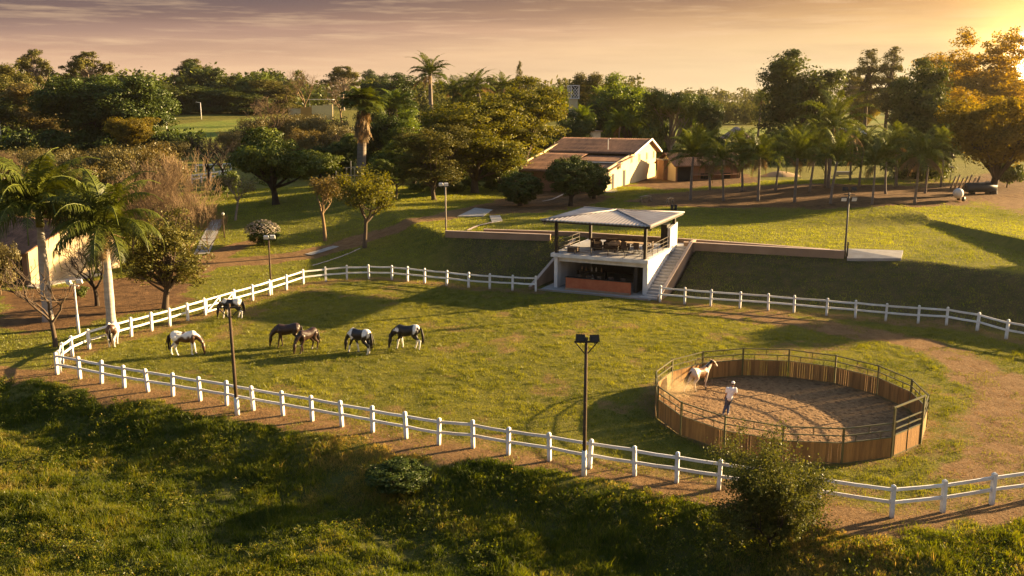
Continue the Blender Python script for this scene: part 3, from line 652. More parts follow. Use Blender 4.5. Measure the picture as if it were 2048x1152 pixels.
# bare or nearly bare trees
def bare_proto(kind,seed,bark,H,spread,th,rt,depth=5,kids=3,leafm=None,nleaf=0,leaf=.1,fan=.75,upb=.25,minr=.006,ell=.72,splay=1.0):
    r=np.random.default_rng(seed); mb=MB(); tips=[]; rnd=random.Random(seed)
    top=trunk(mb,r,th,rt,7,.05,1.35)
    def grow(p,d,L,rad,lv):
        n=4; pts=[np.array(p)]; dd=np.array(d,float)
        for i in range(n-1):
            dd=unit(dd+r.normal(0,.16,3)+np.array([0,0,upb*.35])); pts.append(pts[-1]+dd*L/(n-1))
        mb.tube(pts,np.linspace(rad,max(rad*.62,minr),n),5 if lv<2 else 3,cap=False)
        if lv>=depth-2: tips.extend(pts[1:])
        if lv>=depth: return
        k=kids if lv else kids+1
        for j in range(k):
            t=rnd.uniform(.45,1.0) if j else 1.0
            b=pts[-1]*t+pts[max(0,int(t*3)-1)]*(1-t) if t<1 else pts[-1]
            nd=unit(dd+r.normal(0,fan,3)*np.array([splay,splay,.8])+np.array([0,0,upb])); grow(b,nd,L*ell*rnd.uniform(.8,1.2),max(rad*.58,minr),lv+1)
    for j in range(kids+1):
        a=2*math.pi*(j+rnd.random()*.5)/(kids+1); grow(top*np.array([1,1,rnd.uniform(.8,1)]),unit(np.array([math.cos(a)*spread,math.sin(a)*spread,1.0])),(H-th)*.42,rt*.6,1)
    V=np.concatenate(mb.v); h=float(V[:,2].max()); w=float(np.percentile(V[:,0],99.5)-np.percentile(V[:,0],.5))
    parts=[('trunk',mb.mesh(kind+'_branches',bark,True))]
    if leafm is not None:
        C=np.repeat(np.array(tips),nleaf,0); C=C+r.normal(0,.13,C.shape); t=np.clip(.5+r.normal(0,.22,len(C)),0,1)
        Vl,Fl,Tl=leaf_cards(r,C,np.array([0,0,.4]),leaf,t); parts.append(('crown',np_mesh(kind+'_leaves',Vl,Fl,leafm,tone=Tl)))
    PROTO[kind]=dict(parts=parts,h=h,w=w)
bare_proto('bare_pale',31,M_TWIG,6,.55,1.6,.14,5,3,minr=.012)
bare_proto('bare_dark',32,M_BARKD,6,.7,1.8,.17,5,3,minr=.012)
bare_proto('bare_thicket',33,M_TWIG,5,.9,.5,.11,6,3,minr=.010,fan=.6,upb=.35,ell=.74)
bare_proto('yellow_small',34,M_BARK,5,.8,1.9,.13,5,3,LM['yellow'],5,.095,minr=.008,splay=1.2)
bare_proto('russet_small',35,M_TWIG,5,.7,2.2,.12,5,3,LM['russet'],3,.085,minr=.008)
bare_proto('bare_lean',36,M_BARK,4,.5,1.2,.075,4,3,minr=.008,fan=.5)
bare_proto('sapling_sparse',37,M_BARKP,5,.5,2.2,.08,4,3,LM['brush'],3,.09,minr=.008)
# ------------------------------------------------------------------ palms
def frond(r,L,droop,az,el,nl,ll,wid,dead=False,vee=.5):
    """rachis points and leaflet quads of one frond starting at the origin"""
    n=9; s=np.linspace(0,1,n); e=el-droop*s**1.5; step=L/(n-1)
    d=np.stack([np.cos(e),0*e,np.sin(e)],1); p=np.r_[np.zeros((1,3)),np.cumsum(d[:-1]*step,0)]
    c_,s_=math.cos(az),math.sin(az); Rz=np.array([[c_,-s_,0],[s_,c_,0],[0,0,1]])
    ts=np.linspace(.12,1,nl); V=[]; T=[]
    base=np.stack([np.interp(ts,s,p[:,k]) for k in range(3)],1); tg=unit(np.stack([np.interp(ts,s,np.gradient(p[:,k])) for k in range(3)],1))
    for sd in(-1,1):
        lat=np.array([0,sd,0.]); nrm=unit(np.cross(tg,np.broadcast_to(lat,tg.shape))*sd)
        ln=(ll*np.sin(np.clip(ts*1.05+.16,0,1)*math.pi)**.6*r.uniform(.8,1.15,nl)+.08)[:,None]
        dirv=unit(lat*.85+tg*.55-nrm*0+np.array([0,0,vee])*r.uniform(.3,1.1,nl)[:,None]+r.normal(0,.10,(nl,3)))
        mid=base+dirv*ln*.5; tip=base+dirv*ln*.85+np.array([0,0,-1])*ln*.38*(1.6 if dead else 1)
        w=tg*wid
        V.append(np.stack([base-w*.5,base+w*.5,mid+w*.55,mid-w*.55,tip],1)); T.append(np.clip(.5+r.normal(0,.13,nl),0,1))
    V=np.concatenate(V).reshape(-1,3)@Rz.T; T=np.repeat(np.concatenate(T),5)
    return p@Rz.T,V,T
def palm_proto(kind,seed,th,rt,nf,L,droop,nl,ll,wid,elr,trunkm,leafm,shaft=None,lean=.06,dead=0,belly=1.0,vee=.5,skirt=0):
    r=np.random.default_rng(seed); mb=MB(); z=np.linspace(0,th,12); a=r.uniform(0,6)
    p=np.stack([lean*th*np.cos(a)*(z/th)**1.6,lean*th*np.sin(a)*(z/th)**1.6,z],1); p[0,2]=-.3
    rad=rt*np.interp(z/th,[0,.06,.35,.6,1],[1.5,1.1,belly,belly*.95,.72]); rad=rad*(1+.03*np.sin(np.arange(12)*2.2)); mb.tube(p,rad,10,cap=True)
    top=p[-1]; parts=[('trunk',mb.mesh(kind+'_trunk',trunkm,True))]
    ctop=top.copy()
    if shaft:
        sb=MB(); sh=shaft; sb.tube([top-[0,0,.1],top+[0,0,sh*.3],top+[0,0,sh]],[rt*.95,rt*.9,rt*.45],10); parts.append(('crownshaft',sb.mesh(kind+'_crownshaft',LM_SHAFT,True))); ctop=top+np.array([0,0,sh])
    Vs=[];Ts=[];rb=MB()
    for i in range(nf):
        f=i/(nf-1); el=R(elr[0]+(elr[1]-elr[0])*f+r.normal(0,6)); az=i*2.39996+r.normal(0,.15)
        pp,V,T=frond(r,L*r.uniform(.85,1.1),R(droop*(.75+.5*(1-abs(f-.3)))),az,el,nl,ll,wid,vee=vee)
        Vs.append(V+ctop);Ts.append(np.clip(T+r.normal(0,.08)+(.08 if f>.7 else 0),0,1)); rb.tube(pp+ctop,np.linspace(.05,.012,len(pp))*(L/4),4,tone=.75,cap=False)
    V=np.concatenate(Vs);T=np.concatenate(Ts); i=np.arange(len(V)//5)[:,None]*5
    nq=len(i); F3=np.concatenate([np.concatenate([i,i+1,i+2],1),np.concatenate([i,i+2,i+3],1),np.concatenate([i+3,i+2,i+4],1)])
    rv=np.concatenate(rb.v); rf=np.array([q for q in rb.f]); rf=np.concatenate([rf[:,[0,1,2]],rf[:,[0,2,3]]])+len(V)
    parts.append(('crown',np_mesh(kind+'_fronds',np.concatenate([V,rv]),np.concatenate([F3,rf]),leafm,tone=np.r_[T,np.full(len(rv),.85)])))
    if dead or skirt:
        Vs=[];Ts=[]
        for k in range(dead):
            pp,V2,T2=frond(r,L*.8,R(70),r.uniform(0,6.28),R(-15),nl,ll*.8,wid,True,vee=-.3); Vs.append(V2+ctop-[0,0,.15]);Ts.append(T2)
        for k in range(skirt):
            pp,V2,T2=frond(r,L*r.uniform(.6,1.15),R(14),r.uniform(0,6.28),R(-74+r.normal(0,5)),nl,ll*.7,wid,True,vee=-.3); Vs.append(V2+ctop-[0,0,r.uniform(.2,th*.35)]);Ts.append(T2)
        V2=np.concatenate(Vs);T2=np.concatenate(Ts);i=np.arange(len(V2)//5)[:,None]*5
        F3=np.concatenate([np.concatenate([i,i+1,i+2],1),np.concatenate([i,i+2,i+3],1),np.concatenate([i+3,i+2,i+4],1)])
        parts.append(('dead_fronds',np_mesh(kind+'_dead',V2,F3,LM['palmdry'],tone=T2)))
    PROTO[kind]=dict(parts=parts,h=float(np.percentile(V[:,2],99.9)),w=float(np.percentile(V[:,0],99)-np.percentile(V[:,0],1)))
LM_SHAFT=pm('palm_crownshaft_green',(.10,.12,.035),(.16,.13,.05),2,.5,.1,9,.3)
palm_proto('coconut_a',41,4.3,.15,24,4.3,84,44,1.05,.055,(0,82),M_PTRUNK,LM['palm'],lean=.05,dead=2)
palm_proto('coconut_b',42,4.0,.14,22,4.1,78,44,1.0,.055,(5,84),M_PTRUNK,LM['palm'],lean=.09,dead=1)
palm_proto('coconut_c',43,4.6,.15,25,4.0,90,44,1.05,.055,(-5,80),M_PTRUNK,LM['palm'],lean=.04,dead=3)
palm_proto('coconut_d',51,3.4,.15,20,3.8,72,40,.95,.055,(12,86),M_PTRUNK,LM['palm'],lean=.12,dead=0)
palm_proto('coconut_e',52,5.2,.14,23,4.4,98,44,1.0,.055,(-15,76),M_PTRUNK,LM['palm'],lean=.03,dead=5)
palm_proto('royal_a',44,6.3,.27,32,5.2,104,74,1.2,.062,(-10,80),M_RTRUNK,LM['palmroyal'],shaft=1.3,lean=.045,dead=1,belly=1.12,vee=-.3)
palm_proto('royal_b',45,5.3,.29,30,5.2,106,74,1.2,.062,(-10,82),M_RTRUNK,LM['palmroyal'],shaft=1.3,lean=.03,dead=1,belly=1.12,vee=-.3)
palm_proto('tall_palm',46,11.5,.28,20,3.6,80,40,.95,.07,(-15,80),M_PTRUNK,LM['palm'],lean=.02,dead=2)
palm_proto('fan_palm',47,9.5,.33,40,2.4,75,24,1.0,.09,(-25,85),M_PTRUNK,LM['palm'],lean=.01,skirt=46,vee=.1)
palm_proto('areca_clump',48,5.5,.12,30,3.4,95,34,.85,.07,(10,88),M_PTRUNK,LM['bright'],lean=.05,dead=1)
# ------------------------------------------------------------------ planting
PLANT_RND=random.Random(11)
def plant(kind,name,label,u,vb,vt,w=None,D=None,cat='tree',group=None,rz=None,extra=None,dz=0):
    if D is None: x,y,z=P(u,vb)
    else: x,y,z=at(u,D)
    z+=dz
    pr=PROTO[kind]; h=ztop(y,vt)-z; sz=h/pr['h']; sx=pxw(y,w)/pr['w'] if w else sz
    t=thing(name,label,cat,(x,y,z),PLANT_RND.uniform(0,6.28) if rz is None else rz,group,(sx,sx,sz))
    if 'palm' in kind or 'coconut' in kind: t.rotation_euler[0]=R(PLANT_RND.gauss(0,2.4)); t.rotation_euler[1]=R(PLANT_RND.gauss(0,2.4))
    for n,me in pr['parts']: link(n,me,t)
    if extra: extra(t)
    return t
# ------------------------------------------------------------------ round pen
M_PLANK=pm('pen_plank_wood',(.35,.185,.058),(.20,.105,.038),2.5,.75,.4,10,.2,tonevar=1.3,stretch=(3,3,.35))
M_GREEN=pm('green_painted_steel',(.075,.085,.030),(.13,.095,.040),3,.5,.1,8,.4)
PB=[(1349,883),(1441,910.5),(1558,926),(1675,930),(1784.6,916),(1846.7,890),(1862,840),(1852,800),(1798,782),(1723.6,767),(1630.8,755),(1538.5,750),(1449.7,749.5),(1376,758),(1336,774),(1314,800),(1316,845)]
angs=[]
for u,v in PB:
    x,y=flat(u,v); angs.append(math.atan2(y-PENC[1],x-PENC[0])%(2*math.pi))
# keep the seen order, evened out round the circle
a0=angs[4]; 
rel=sorted((a-a0)%(2*math.pi) for a in angs)
gate_w=(angs[5]-angs[4])%(2*math.pi)
npan=15; step=(2*math.pi-gate_w)/npan
angs=[a0]+[a0+gate_w+i*step for i in range(npan)]
pen=thing('round_pen','round training pen with boarded brown panels and green rails','round pen',(PENC[0],PENC[1],tz(*PENC)))
def pc(a,z=0,dr=0): return np.array([(PENR+dr)*math.cos(a),(PENR+dr)*math.sin(a),z])
BH=.96; TH=1.66
rr=random.Random(4)
for i,a in enumerate(angs):
    b=MB(); hh=2.42 if i<2 else TH+.05
    b.box((0,0,hh/2-.05),(.085,.085,hh+.1)); b.build('post',M_GREEN,pen,loc=pc(a),rot=(0,0,a))
def panel(parent,A,B,gate=False):
    d=B-A; L_=np.linalg.norm(d); d/=L_
    n=int(L_/.135); b=MB(); x=.06; out=np.array([d[1],-d[0],0])
    ws=[rr.uniform(.8,1.2) for _ in range(n)]; S=(L_-.12)/sum(ws)
    for w in ws:
        w*=S; gap=.004 if rr.random()<.8 else .022
        p=A+d*(x+w/2)+np.array([0,0,.05+(BH-.05)/2])
        b.box(p,(w-gap,.022,BH-.05-rr.uniform(0,.012)),math.atan2(d[1],d[0]),tone=rr.uniform(.15,.85)); x+=w
    b.build('board_panel',M_PLANK,parent)
    f=MB(); e=d*.045; Z=lambda z:np.array([0,0,z])
    for z in (TH,1.32,BH+.03,.03): f.beam(A+e+Z(z),B-e+Z(z),.045,.045 if z<1.6 else .055)
    for k,(z0,z1) in ((.5,(1.34,TH-.02)),(.25,(BH+.05,1.30)),(.75,(BH+.05,1.30))): 
        q=A+d*L_*k; f.beam(q+Z(z0),q+Z(z1),.03,.03)
    f.build('rail_frame',M_GREEN,parent)
for i in range(1,len(angs)):
    panel(pen,pc(angs[i]),pc(angs[(i+1)%len(angs)]))
gate=MB(); A,B=pc(angs[0]),pc(angs[1]); d=(B-A)/np.linalg.norm(B-A)
gate.beam(A+np.array([0,0,2.40])-d*.1,B+np.array([0,0,2.40])+d*.1,.07,.07)
gate=gate.build('gate',M_GREEN,pen)
for k0,k1 in ((.045,.5),(.5,.955)):
    b=MB(); LL=np.linalg.norm(B-A)
    p0=A+d*LL*k0;p1=A+d*LL*k1; n=7
    for j in range(n):
        w=(LL*(k1-k0)-.1)/n; b.box(p0+d*(.05+w*(j+.5))+np.array([0,0,.55]),(w-.006,.022,.96),math.atan2(d[1],d[0]),tone=rr.uniform(.35,.75))
    b.build('gate_boards',M_PLANK,gate)
f=MB(); Z=lambda z:np.array([0,0,z])
for z in (.06,1.06,1.34,1.66): f.beam(A+d*.1+Z(z),B-d*.1+Z(z),.05,.05)
for k in (.06,.5,.94): f.beam(A+d*LL*k+Z(.03),A+d*LL*k+Z(1.69),.05,.05)
f.build('gate_frame',M_GREEN,gate)
# ------------------------------------------------------------------ bodies
def remeshed(name,mb,voxel,mat,smooth=2,parent=None):
    me=mb.mesh(name+'_raw',mat); o=link(name,me)
    r=o.modifiers.new('r','REMESH'); r.mode='VOXEL'; r.voxel_size=voxel
    s=o.modifiers.new('s','SMOOTH'); s.factor=.5; s.iterations=smooth
    dg=bpy.context.evaluated_depsgraph_get(); m2=bpy.data.meshes.new_from_object(o.evaluated_get(dg))
    o.modifiers.clear(); o.data=m2; m2.materials.clear(); m2.materials.append(mat)
    m2.polygons.foreach_set('use_smooth',np.ones(len(m2.polygons),bool)); bpy.data.meshes.remove(me)
    if parent: o.parent=parent
    return o
def coatmat(name,dark,white=(.74,.69,.62)):
    m,nt,N,L=newmat(name)
    a=N('ShaderNodeAttribute'); a.attribute_name='coat'
    tc=N('ShaderNodeTexCoord'); nz=noise(nt,tc.outputs['Object'],14,4)
    dk=mixc(nt,nz,dark,tuple(k*1.9 for k in dark))
    c=mixc(nt,a.outputs['Fac'],dk,white); b=N('ShaderNodeBsdfPrincipled'); b.inputs['Roughness'].default_value=.42; b.inputs['Specular IOR Level'].default_value=.4
    L(c,b.inputs['Base Color']); o=N('ShaderNodeOutputMaterial'); L(b.outputs[0],o.inputs[0]); return m
M_BLACKC=coatmat('black_and_white_coat',(.010,.008,.008)); M_BROWNC=coatmat('brown_and_white_coat',(.055,.026,.014)); M_BAYC=coatmat('dark_bay_coat',(.024,.011,.007)); M_CHEST=coatmat('chestnut_and_white_coat',(.12,.055,.022),(.58,.46,.36))
M_HAIRD=pm('dark_horsehair',(.012,.009,.008),(.03,.02,.014),8,.6,0,None,.3)
M_HOOF=pm('hoof_horn',(.10,.075,.05),(.05,.04,.03),9,.6)
def etube(mb,rings):
    """closed loft along x of elliptical rings (x,y,z,ry,rz)"""
    vs=[];n=14
    for x,y,z,ry,rz in rings:
        for j in range(n):
            t=2*math.pi*j/n; vs.append((x,y+ry*math.cos(t),z+rz*math.sin(t)))
    k=len(rings); fs=[(i*n+j,(i+1)*n+j,(i+1)*n+(j+1)%n,i*n+(j+1)%n) for i in range(k-1) for j in range(n)]
    fs+=[tuple(range(n)),tuple((k-1)*n+j for j in range(n-1,-1,-1))]; mb.add(vs,fs)
def chain(mb,pts,rad,n=10):
    """tapered limb through joints, with rounded ends"""
    pts=np.array(pts,float); s=np.linspace(0,len(pts)-1,(len(pts)-1)*5+1); k=np.arange(len(pts))
    q=np.stack([np.interp(s,k,pts[:,i]) for i in range(3)],1); r=np.interp(s,k,rad)
    q[1:-1]=.25*q[:-2]+.5*q[1:-1]+.25*q[2:]
    mb.tube(q,r,n); mb.ball(q[0],r[0],10); mb.ball(q[-1],r[-1],10)
def horse(label,u,v,yaw,mat,coat,graze=True,trot=False,phase=0,size=1.0,turn=0,tailout=0,group='horses grazing in the paddock',dark_tail=True):
    x,y=flat(u,v); t=thing('horse',label,'horse',(x,y,tz(x,y)),R(yaw),group,(size,)*3)
    mb=MB(); rnd=random.Random(phase)
    etube(mb,[(-.83,0,1.22,.08,.12),(-.76,0,1.24,.20,.24),(-.60,0,1.25,.285,.31),(-.42,0,1.22,.30,.33),(-.15,0,1.14,.295,.325),(.12,0,1.11,.30,.345),(.35,0,1.14,.275,.365),(.50,0,1.19,.235,.345),(.62,0,1.19,.19,.27),(.72,0,1.18,.10,.14)])
    q=rnd.uniform(-.06,.10)
    legs=[]
    for sd,dx in ((1,.10+q),(-1,-.10-q)):
        if trot: 
            fx=.55 if sd>0 else -.05; lift=.34 if sd>0 else .06
            legs.append([(.47,sd*.16,1.12),(.46+fx*.25,sd*.17,.86),(.50+fx*.62,sd*.15,.54+lift*.45),(.44+fx*.5,sd*.15,.22+lift),(.48+fx*.42,sd*.15,.05+lift*.9)])
        else: legs.append([(.47,sd*.16,1.12),(.43,sd*.17,.86),(.46+dx,sd*.15,.47),(.46+dx*1.5,sd*.15,.13),(.50+dx*1.5,sd*.15,.03)])
    for l in legs: chain(mb,l,[.155,.105,.058,.043,.056])
    for l in legs: mb.ball(l[2],(.062,.058,.072),8)
    hl=[]
    for sd,dx in ((1,-.10+q),(-1,.12-q)):
        if trot:
            bx=-.42 if sd>0 else .18; hl.append([(-.56,sd*.16,1.16),(-.44+bx*.2,sd*.19,.90),(-.74+bx*.6,sd*.15,.56),(-.74+bx*1.15,sd*.15,.20),(-.72+bx*1.3,sd*.15,.05)])
        else: hl.append([(-.56,sd*.16,1.16),(-.43,sd*.19,.88),(-.73+dx,sd*.15,.52),(-.67+dx*1.3,sd*.15,.14),(-.62+dx*1.3,sd*.15,.03)])
    for l in hl: chain(mb,l,[.215,.145,.066,.046,.058])
    for l in hl: mb.ball(np.array(l[2])+[-.02,0,.02],(.07,.058,.085),8)
    ts=math.sin(R(turn))
    if graze: nk=[(.50,0,1.21),(.76,.06*ts,1.08),(.95,.18*ts,.86),(1.03,.28*ts,.71)]; hd=[(1.05,.29*ts,.69),(1.06,.35*ts,.52),(1.10,.42*ts,.27),(1.12,.45*ts,.10)]
    else: nk=[(.52,0,1.22),(.80,0,1.45),(1.02,.03*ts,1.66),(1.12,.06*ts,1.76)]; hd=[(1.09,.05*ts,1.74),(1.21,.10*ts,1.66),(1.37,.18*ts,1.49),(1.46,.22*ts,1.38)]
    chain(mb,nk,[.255,.180,.120,.088]); chain(mb,hd,[.098,.122,.076,.062])
    hv=unit(np.array(hd[3])-np.array(hd[0])); mb.ball(np.array(hd[3])-hv*.02,(.066,.062,.066),10)
    pol=np.array(nk[3]); back=-unit(hv+np.array([0,0,-.0001])); side=np.array([-ts*.3,1,0]); side/=np.linalg.norm(side)
    for sd in(-1,1):
        e=pol+side*sd*.065+back*.05; mb.tube([e,e+back*.09+side*sd*.02,e+back*.17+side*sd*.025],[.034,.036,.008],6)
        mb.ball(np.array(hd[1])+side*sd*.085+back*.02,(.03,.03,.03),6)
    body=remeshed('horse_body',mb,.024,mat,2,t)
    me=body.data; co=np.empty(len(me.vertices)*3,np.float32); me.vertices.foreach_get('co',co); co=co.reshape(-1,3)
    wob=.05*np.sin(co[:,0]*13+phase)+.05*np.sin(co[:,1]*17+co[:,2]*11+phase*2)
    c=np.clip(coat(co[:,0]+wob,co[:,1],co[:,2]+wob*.8,co),0,1)
    at_=me.attributes.new('coat','FLOAT','POINT'); at_.data.foreach_set('value',c.astype(np.float32))
    for l in legs+hl:
        p=np.array(l[-1]); h=MB(); h.lathe(p+np.array([0,0,-.03]),[(.068,-.02),(.058,.05)],10); h.build('hoof',M_HOOF,t)
    # tail and mane
    tb=MB(); r2=np.random.default_rng(phase)
    for k in range(16):
        o=r2.normal(0,.03,3); tb.tube(np.array([(-.80,0,1.36),(-.90-tailout*.1,0,1.26),(-.95-tailout*.35,0,.85+tailout*.15),(-.93-tailout*.6,0,.38+tailout*.25)])+np.outer([.3,.7,1.6,1.9],o),[.022,.034,.030,.006],5)
    tb.build('tail',M_HAIRD,t,True)
    m=MB(); s=np.linspace(0,1,22); k=np.arange(4); na=np.array(nk)
    for a in s:
        c0=np.array([np.interp(a*3,k,na[:,i]) for i in range(3)]); rd=np.interp(a*3,k,[.255,.180,.120,.088])
        tg=np.array([np.interp(min(a*3+.1,3),k,na[:,i]) for i in range(3)])-np.array([np.interp(max(a*3-.1,0),k,na[:,i]) for i in range(3)]); tg=unit(tg)
        up=unit(np.array([-tg[2],0,tg[0]])); c1=c0+up*rd*.93; dn=np.array([0,(.10 if phase%2 else -.10)+r2.normal(0,.02),0])
        m.tube([c1,c1+up*.03+dn*.6,c1-up*.10+dn*1.6],[.02,.026,.006],4)
    m.build('mane',M_HAIRD,t)
    return t
def S_(x,y,z,c,r): # soft ellipsoid patch
    return np.clip(1.6-1.6*np.sqrt(((x-c[0])/r[0])**2+((y-c[1])/r[1])**2+((z-c[2])/r[2])**2),0,.35)/.35
def lo(z,h=.62): return np.clip((h-z)/.06,0,1)
def mostly_white(x,y,z,p):
    d=S_(x,y,z,(-.08,0,.93),(.55,1,.30))+S_(x,y,z,(-.12,0,1.50),(.24,.5,.12))+S_(x,y,z,(.55,0,1.02),(.27,1,.34))+S_(x,y,z,(.78,0,.96),(.28,.6,.20))+np.clip((x-.92)/.05,0,1)
    return 1-np.clip(d,0,1)*(1-lo(z,.6)*(x<.75))
def dark_rump(x,y,z,p): return np.maximum(lo(z,.62),1-S_(x,y,z,(-.8,-.05,1.2),(.62,.55,.55)))*(x<.8)
def band_black(x,y,z,p):
    w=S_(x,y,z,(-.62,0,1.38),(.44,.6,.40))+S_(x,y,z,(.52,0,1.42),(.36,.6,.30))+lo(z,.62)*(x<.8); return np.clip(w,0,1)
def rump_neck(x,y,z,p):
    w=S_(x,y,z,(-.58,0,1.40),(.24,.8,.42))+S_(x,y,z,(.62,0,1.33),(.34,.6,.26))*(1-S_(x,y,z,(.42,0,1.38),(.12,.5,.2)))+S_(x,y,z,(.42,0,1.15),(.14,.6,.4))+lo(z,.55)*(x<.8); return np.clip(w,0,1)
def rump_only(x,y,z,p):
    w=S_(x,y,z,(-.50,.0,1.38),(.20,.8,.46))+S_(x,y,z,(-.7,0,1.52),(.2,.4,.14))+S_(x,y,z,(.72,0,1.25),(.26,.6,.20))+lo(z,.66)*(x<.8); return np.clip(w,0,1)
def bay(x,y,z,p): return .9*lo(z,.12)*(x<-.4)
def chest_pen(x,y,z,p): 
    d=S_(x,y,z,(.02,0,1.06),(.40,.8,.50))+S_(x,y,z,(.3,0,1.5),(.36,.5,.14))+S_(x,y,z,(1.16,0,1.66),(.26,.5,.22)); return 1-np.clip(d,0,1)
horse('mostly white grazing horse with brown belly patch, brown chest and head',372,711,12,M_BROWNC,mostly_white,phase=1,size=1.04,turn=-25)
horse('brown and white horse seen from behind beside the left fence',229,690,100,M_BROWNC,dark_rump,phase=2,turn=25)
horse('black and white horse grazing close to the gate, behind a floodlight pole',464,636,176,M_BLACKC,band_black,phase=3,size=.98)
horse('larger dark bay horse grazing, head to the left',576,693,190,M_BAYC,bay,phase=4,size=1.02)
horse('smaller dark bay horse grazing towards the viewer',615,702,232,M_BAYC,bay,phase=5,size=.96)
horse('black horse with white withers and a white crescent on the rump, grazing',720,706,150,M_BLACKC,rump_neck,phase=6,size=1.06)
horse('black horse with white hind patch and white legs, farthest right of the grazing group',815,697,170,M_BLACKC,rump_only,phase=7,size=1.06,turn=20)
horse('white and brown horse trotting with raised head inside the round pen',1398,779,36,M_CHEST,chest_pen,graze=False,trot=True,phase=8,turn=-40,tailout=.8,group=None,size=.86)
# ------------------------------------------------------------------ the man in the pen
M_SHIRT=pm('white_cotton_shirt',(.78,.77,.76),(.66,.65,.66),5,.85,.4,9,.1); M_JEANS=pm('grey_blue_jeans',(.085,.105,.16),(.05,.065,.105),6,.85,.3,30,.1)
M_SKIN=pm('tanned_skin',(.34,.19,.115),(.28,.15,.09),6,.55,0,None,.3); M_CAP=pm('white_cap_cloth',(.80,.78,.75),(.70,.68,.65),7,.8); M_SHOE=pm('pale_trainers',(.55,.48,.42),(.40,.34,.28),8,.7); M_HAIR=pm('dark_brown_hair',(.03,.018,.012),(.02,.012,.008),20,.6)
mx_,my_=flat(1453,829)
man=thing('person','man in a white cap, white t-shirt and grey jeans working the horse in the pen','person',(mx_,my_,tz(mx_,my_)),R(82))
# local: x forward, y left, z up ; leaning to his right while stepping
hip=np.array([.05,-.10,.93]); chest=np.array([.10,-.20,1.30]); neck=np.array([.11,-.245,1.49]); head=np.array([.15,-.27,1.655])
Lk=np.array([.10,.04,.50]);La=np.array([-.02,.16,.085]); Rk=np.array([.20,-.10,.50]);Ra=np.array([-.06,-.06,.12])
b=MB()
chain(b,[hip,(hip+chest)/2,chest],[.145,.138,.165]); b.ball(chest+[0,0,.03],(.125,.20,.14),12); b.ball(hip,(.125,.17,.13),12)
chain(b,[chest+[0,0,.12],neck,head-[0,0,.05]],[.09,.058,.056]); b.ball(head,(.098,.076,.118),14); b.ball(head+[.05,0,-.055],(.055,.052,.055),10); b.ball(head+[.105,0,-.012],(.017,.014,.022),8)
for s in(-1,1): b.ball(head+[0,s*.078,-.01],(.022,.012,.032),8); b.ball(head+[.082,s*.032,.012],(.014,.016,.010),8)
b.ball(head+[.088,0,-.058],(.012,.026,.009),8)
ls=chest+[0,.20,.09]; le=np.array([.08,.06,1.08]); lw=np.array([.24,.10,.86]); rs=chest+[0,-.20,.09]; re_=np.array([.10,-.44,1.10]); rw=np.array([.32,-.42,.98])
for sh,el_,wr in((ls,le,lw),(rs,re_,rw)):
    chain(b,[sh,el_,wr],[.064,.045,.030]); dv=unit(wr-el_); pm_=wr+dv*.055; b.ball(pm_,(.04,.030,.045),8)
    sd=unit(np.cross(dv,[0,0,1.])) ; up=np.cross(sd,dv)
    for k in range(4):
        o=pm_+dv*.03+sd*(k-1.5)*.021; ln=[.058,.070,.066,.050][k]; chain(b,[o,o+dv*ln*.55-up*.006,o+dv*ln*.85-up*.028],[.0105,.010,.0085],6)
    o=pm_+sd*.036-dv*.02; chain(b,[o,o+sd*.026+dv*.026,o+sd*.026+dv*.058],[.012,.011,.009],6)
for s,k,a in((1,Lk,La),(-1,Rk,Ra)):
    chain(b,[hip+[0,s*.095,-.02],k,a],[.10,.064,.044]); f=a+[.10,0,-.045]; chain(b,[a,a+[.04,0,-.05],f+[.06,0,0]],[.046,.044,.034])
body=remeshed('body',b,.012,M_SKIN,3,man)
c=MB(); chain(c,[hip+[0,0,-.03],(hip+chest)/2,chest+[0,0,.02]],[.168,.160,.180]); c.ball(chest+[0,0,.04],(.145,.22,.15),12); c.ball(hip+[0,0,.0],(.152,.188,.11),12)
for sh,el_ in((ls,le),(rs,re_)): chain(c,[sh,sh*.42+el_*.58],[.088,.078])
remeshed('t_shirt',c,.016,M_SHIRT,2,man)
c=MB(); c.ball(hip+[0,0,-.06],(.145,.182,.12),12)
for s,k,a in((1,Lk,La),(-1,Rk,Ra)): chain(c,[hip+[0,s*.09,-.03],k,a+[0,0,.03]],[.118,.082,.066])
remeshed('jeans',c,.016,M_JEANS,2,man)
c=MB(); c.ball(head+[-.005,0,.045],(.112,.092,.088),12); c.ball(head+[.12,0,.03],(.07,.07,.012),10); remeshed('cap',c,.010,M_CAP,2,man)
c=MB(); c.ball(head+[-.03,0,-.01],(.082,.081,.085),10); remeshed('hair',c,.012,M_HAIR,1,man)
for a in(La,Ra):
    c=MB(); chain(c,[a+[-.03,0,-.045],a+[.05,0,-.045],a+[.17,0,-.05]],[.050,.052,.040],8); c.build('shoe',M_SHOE,man,True)
# thin lunge whip held low
wh=MB(); p0=lw+np.array([.06,0,-.03]); wh.tube([p0,p0+[.25,.30,-.28],p0+[.42,.62,-.52]],[.010,.008,.004],6)
o=wh.build('lunge_whip',M_HAIR); o.matrix_world=Matrix.Translation((mx_,my_,tz(mx_,my_)))@Matrix.Rotation(R(82),4,'Z'); tag(o,'thin dark lunge whip pointing down from the hand of the man in the pen','whip')
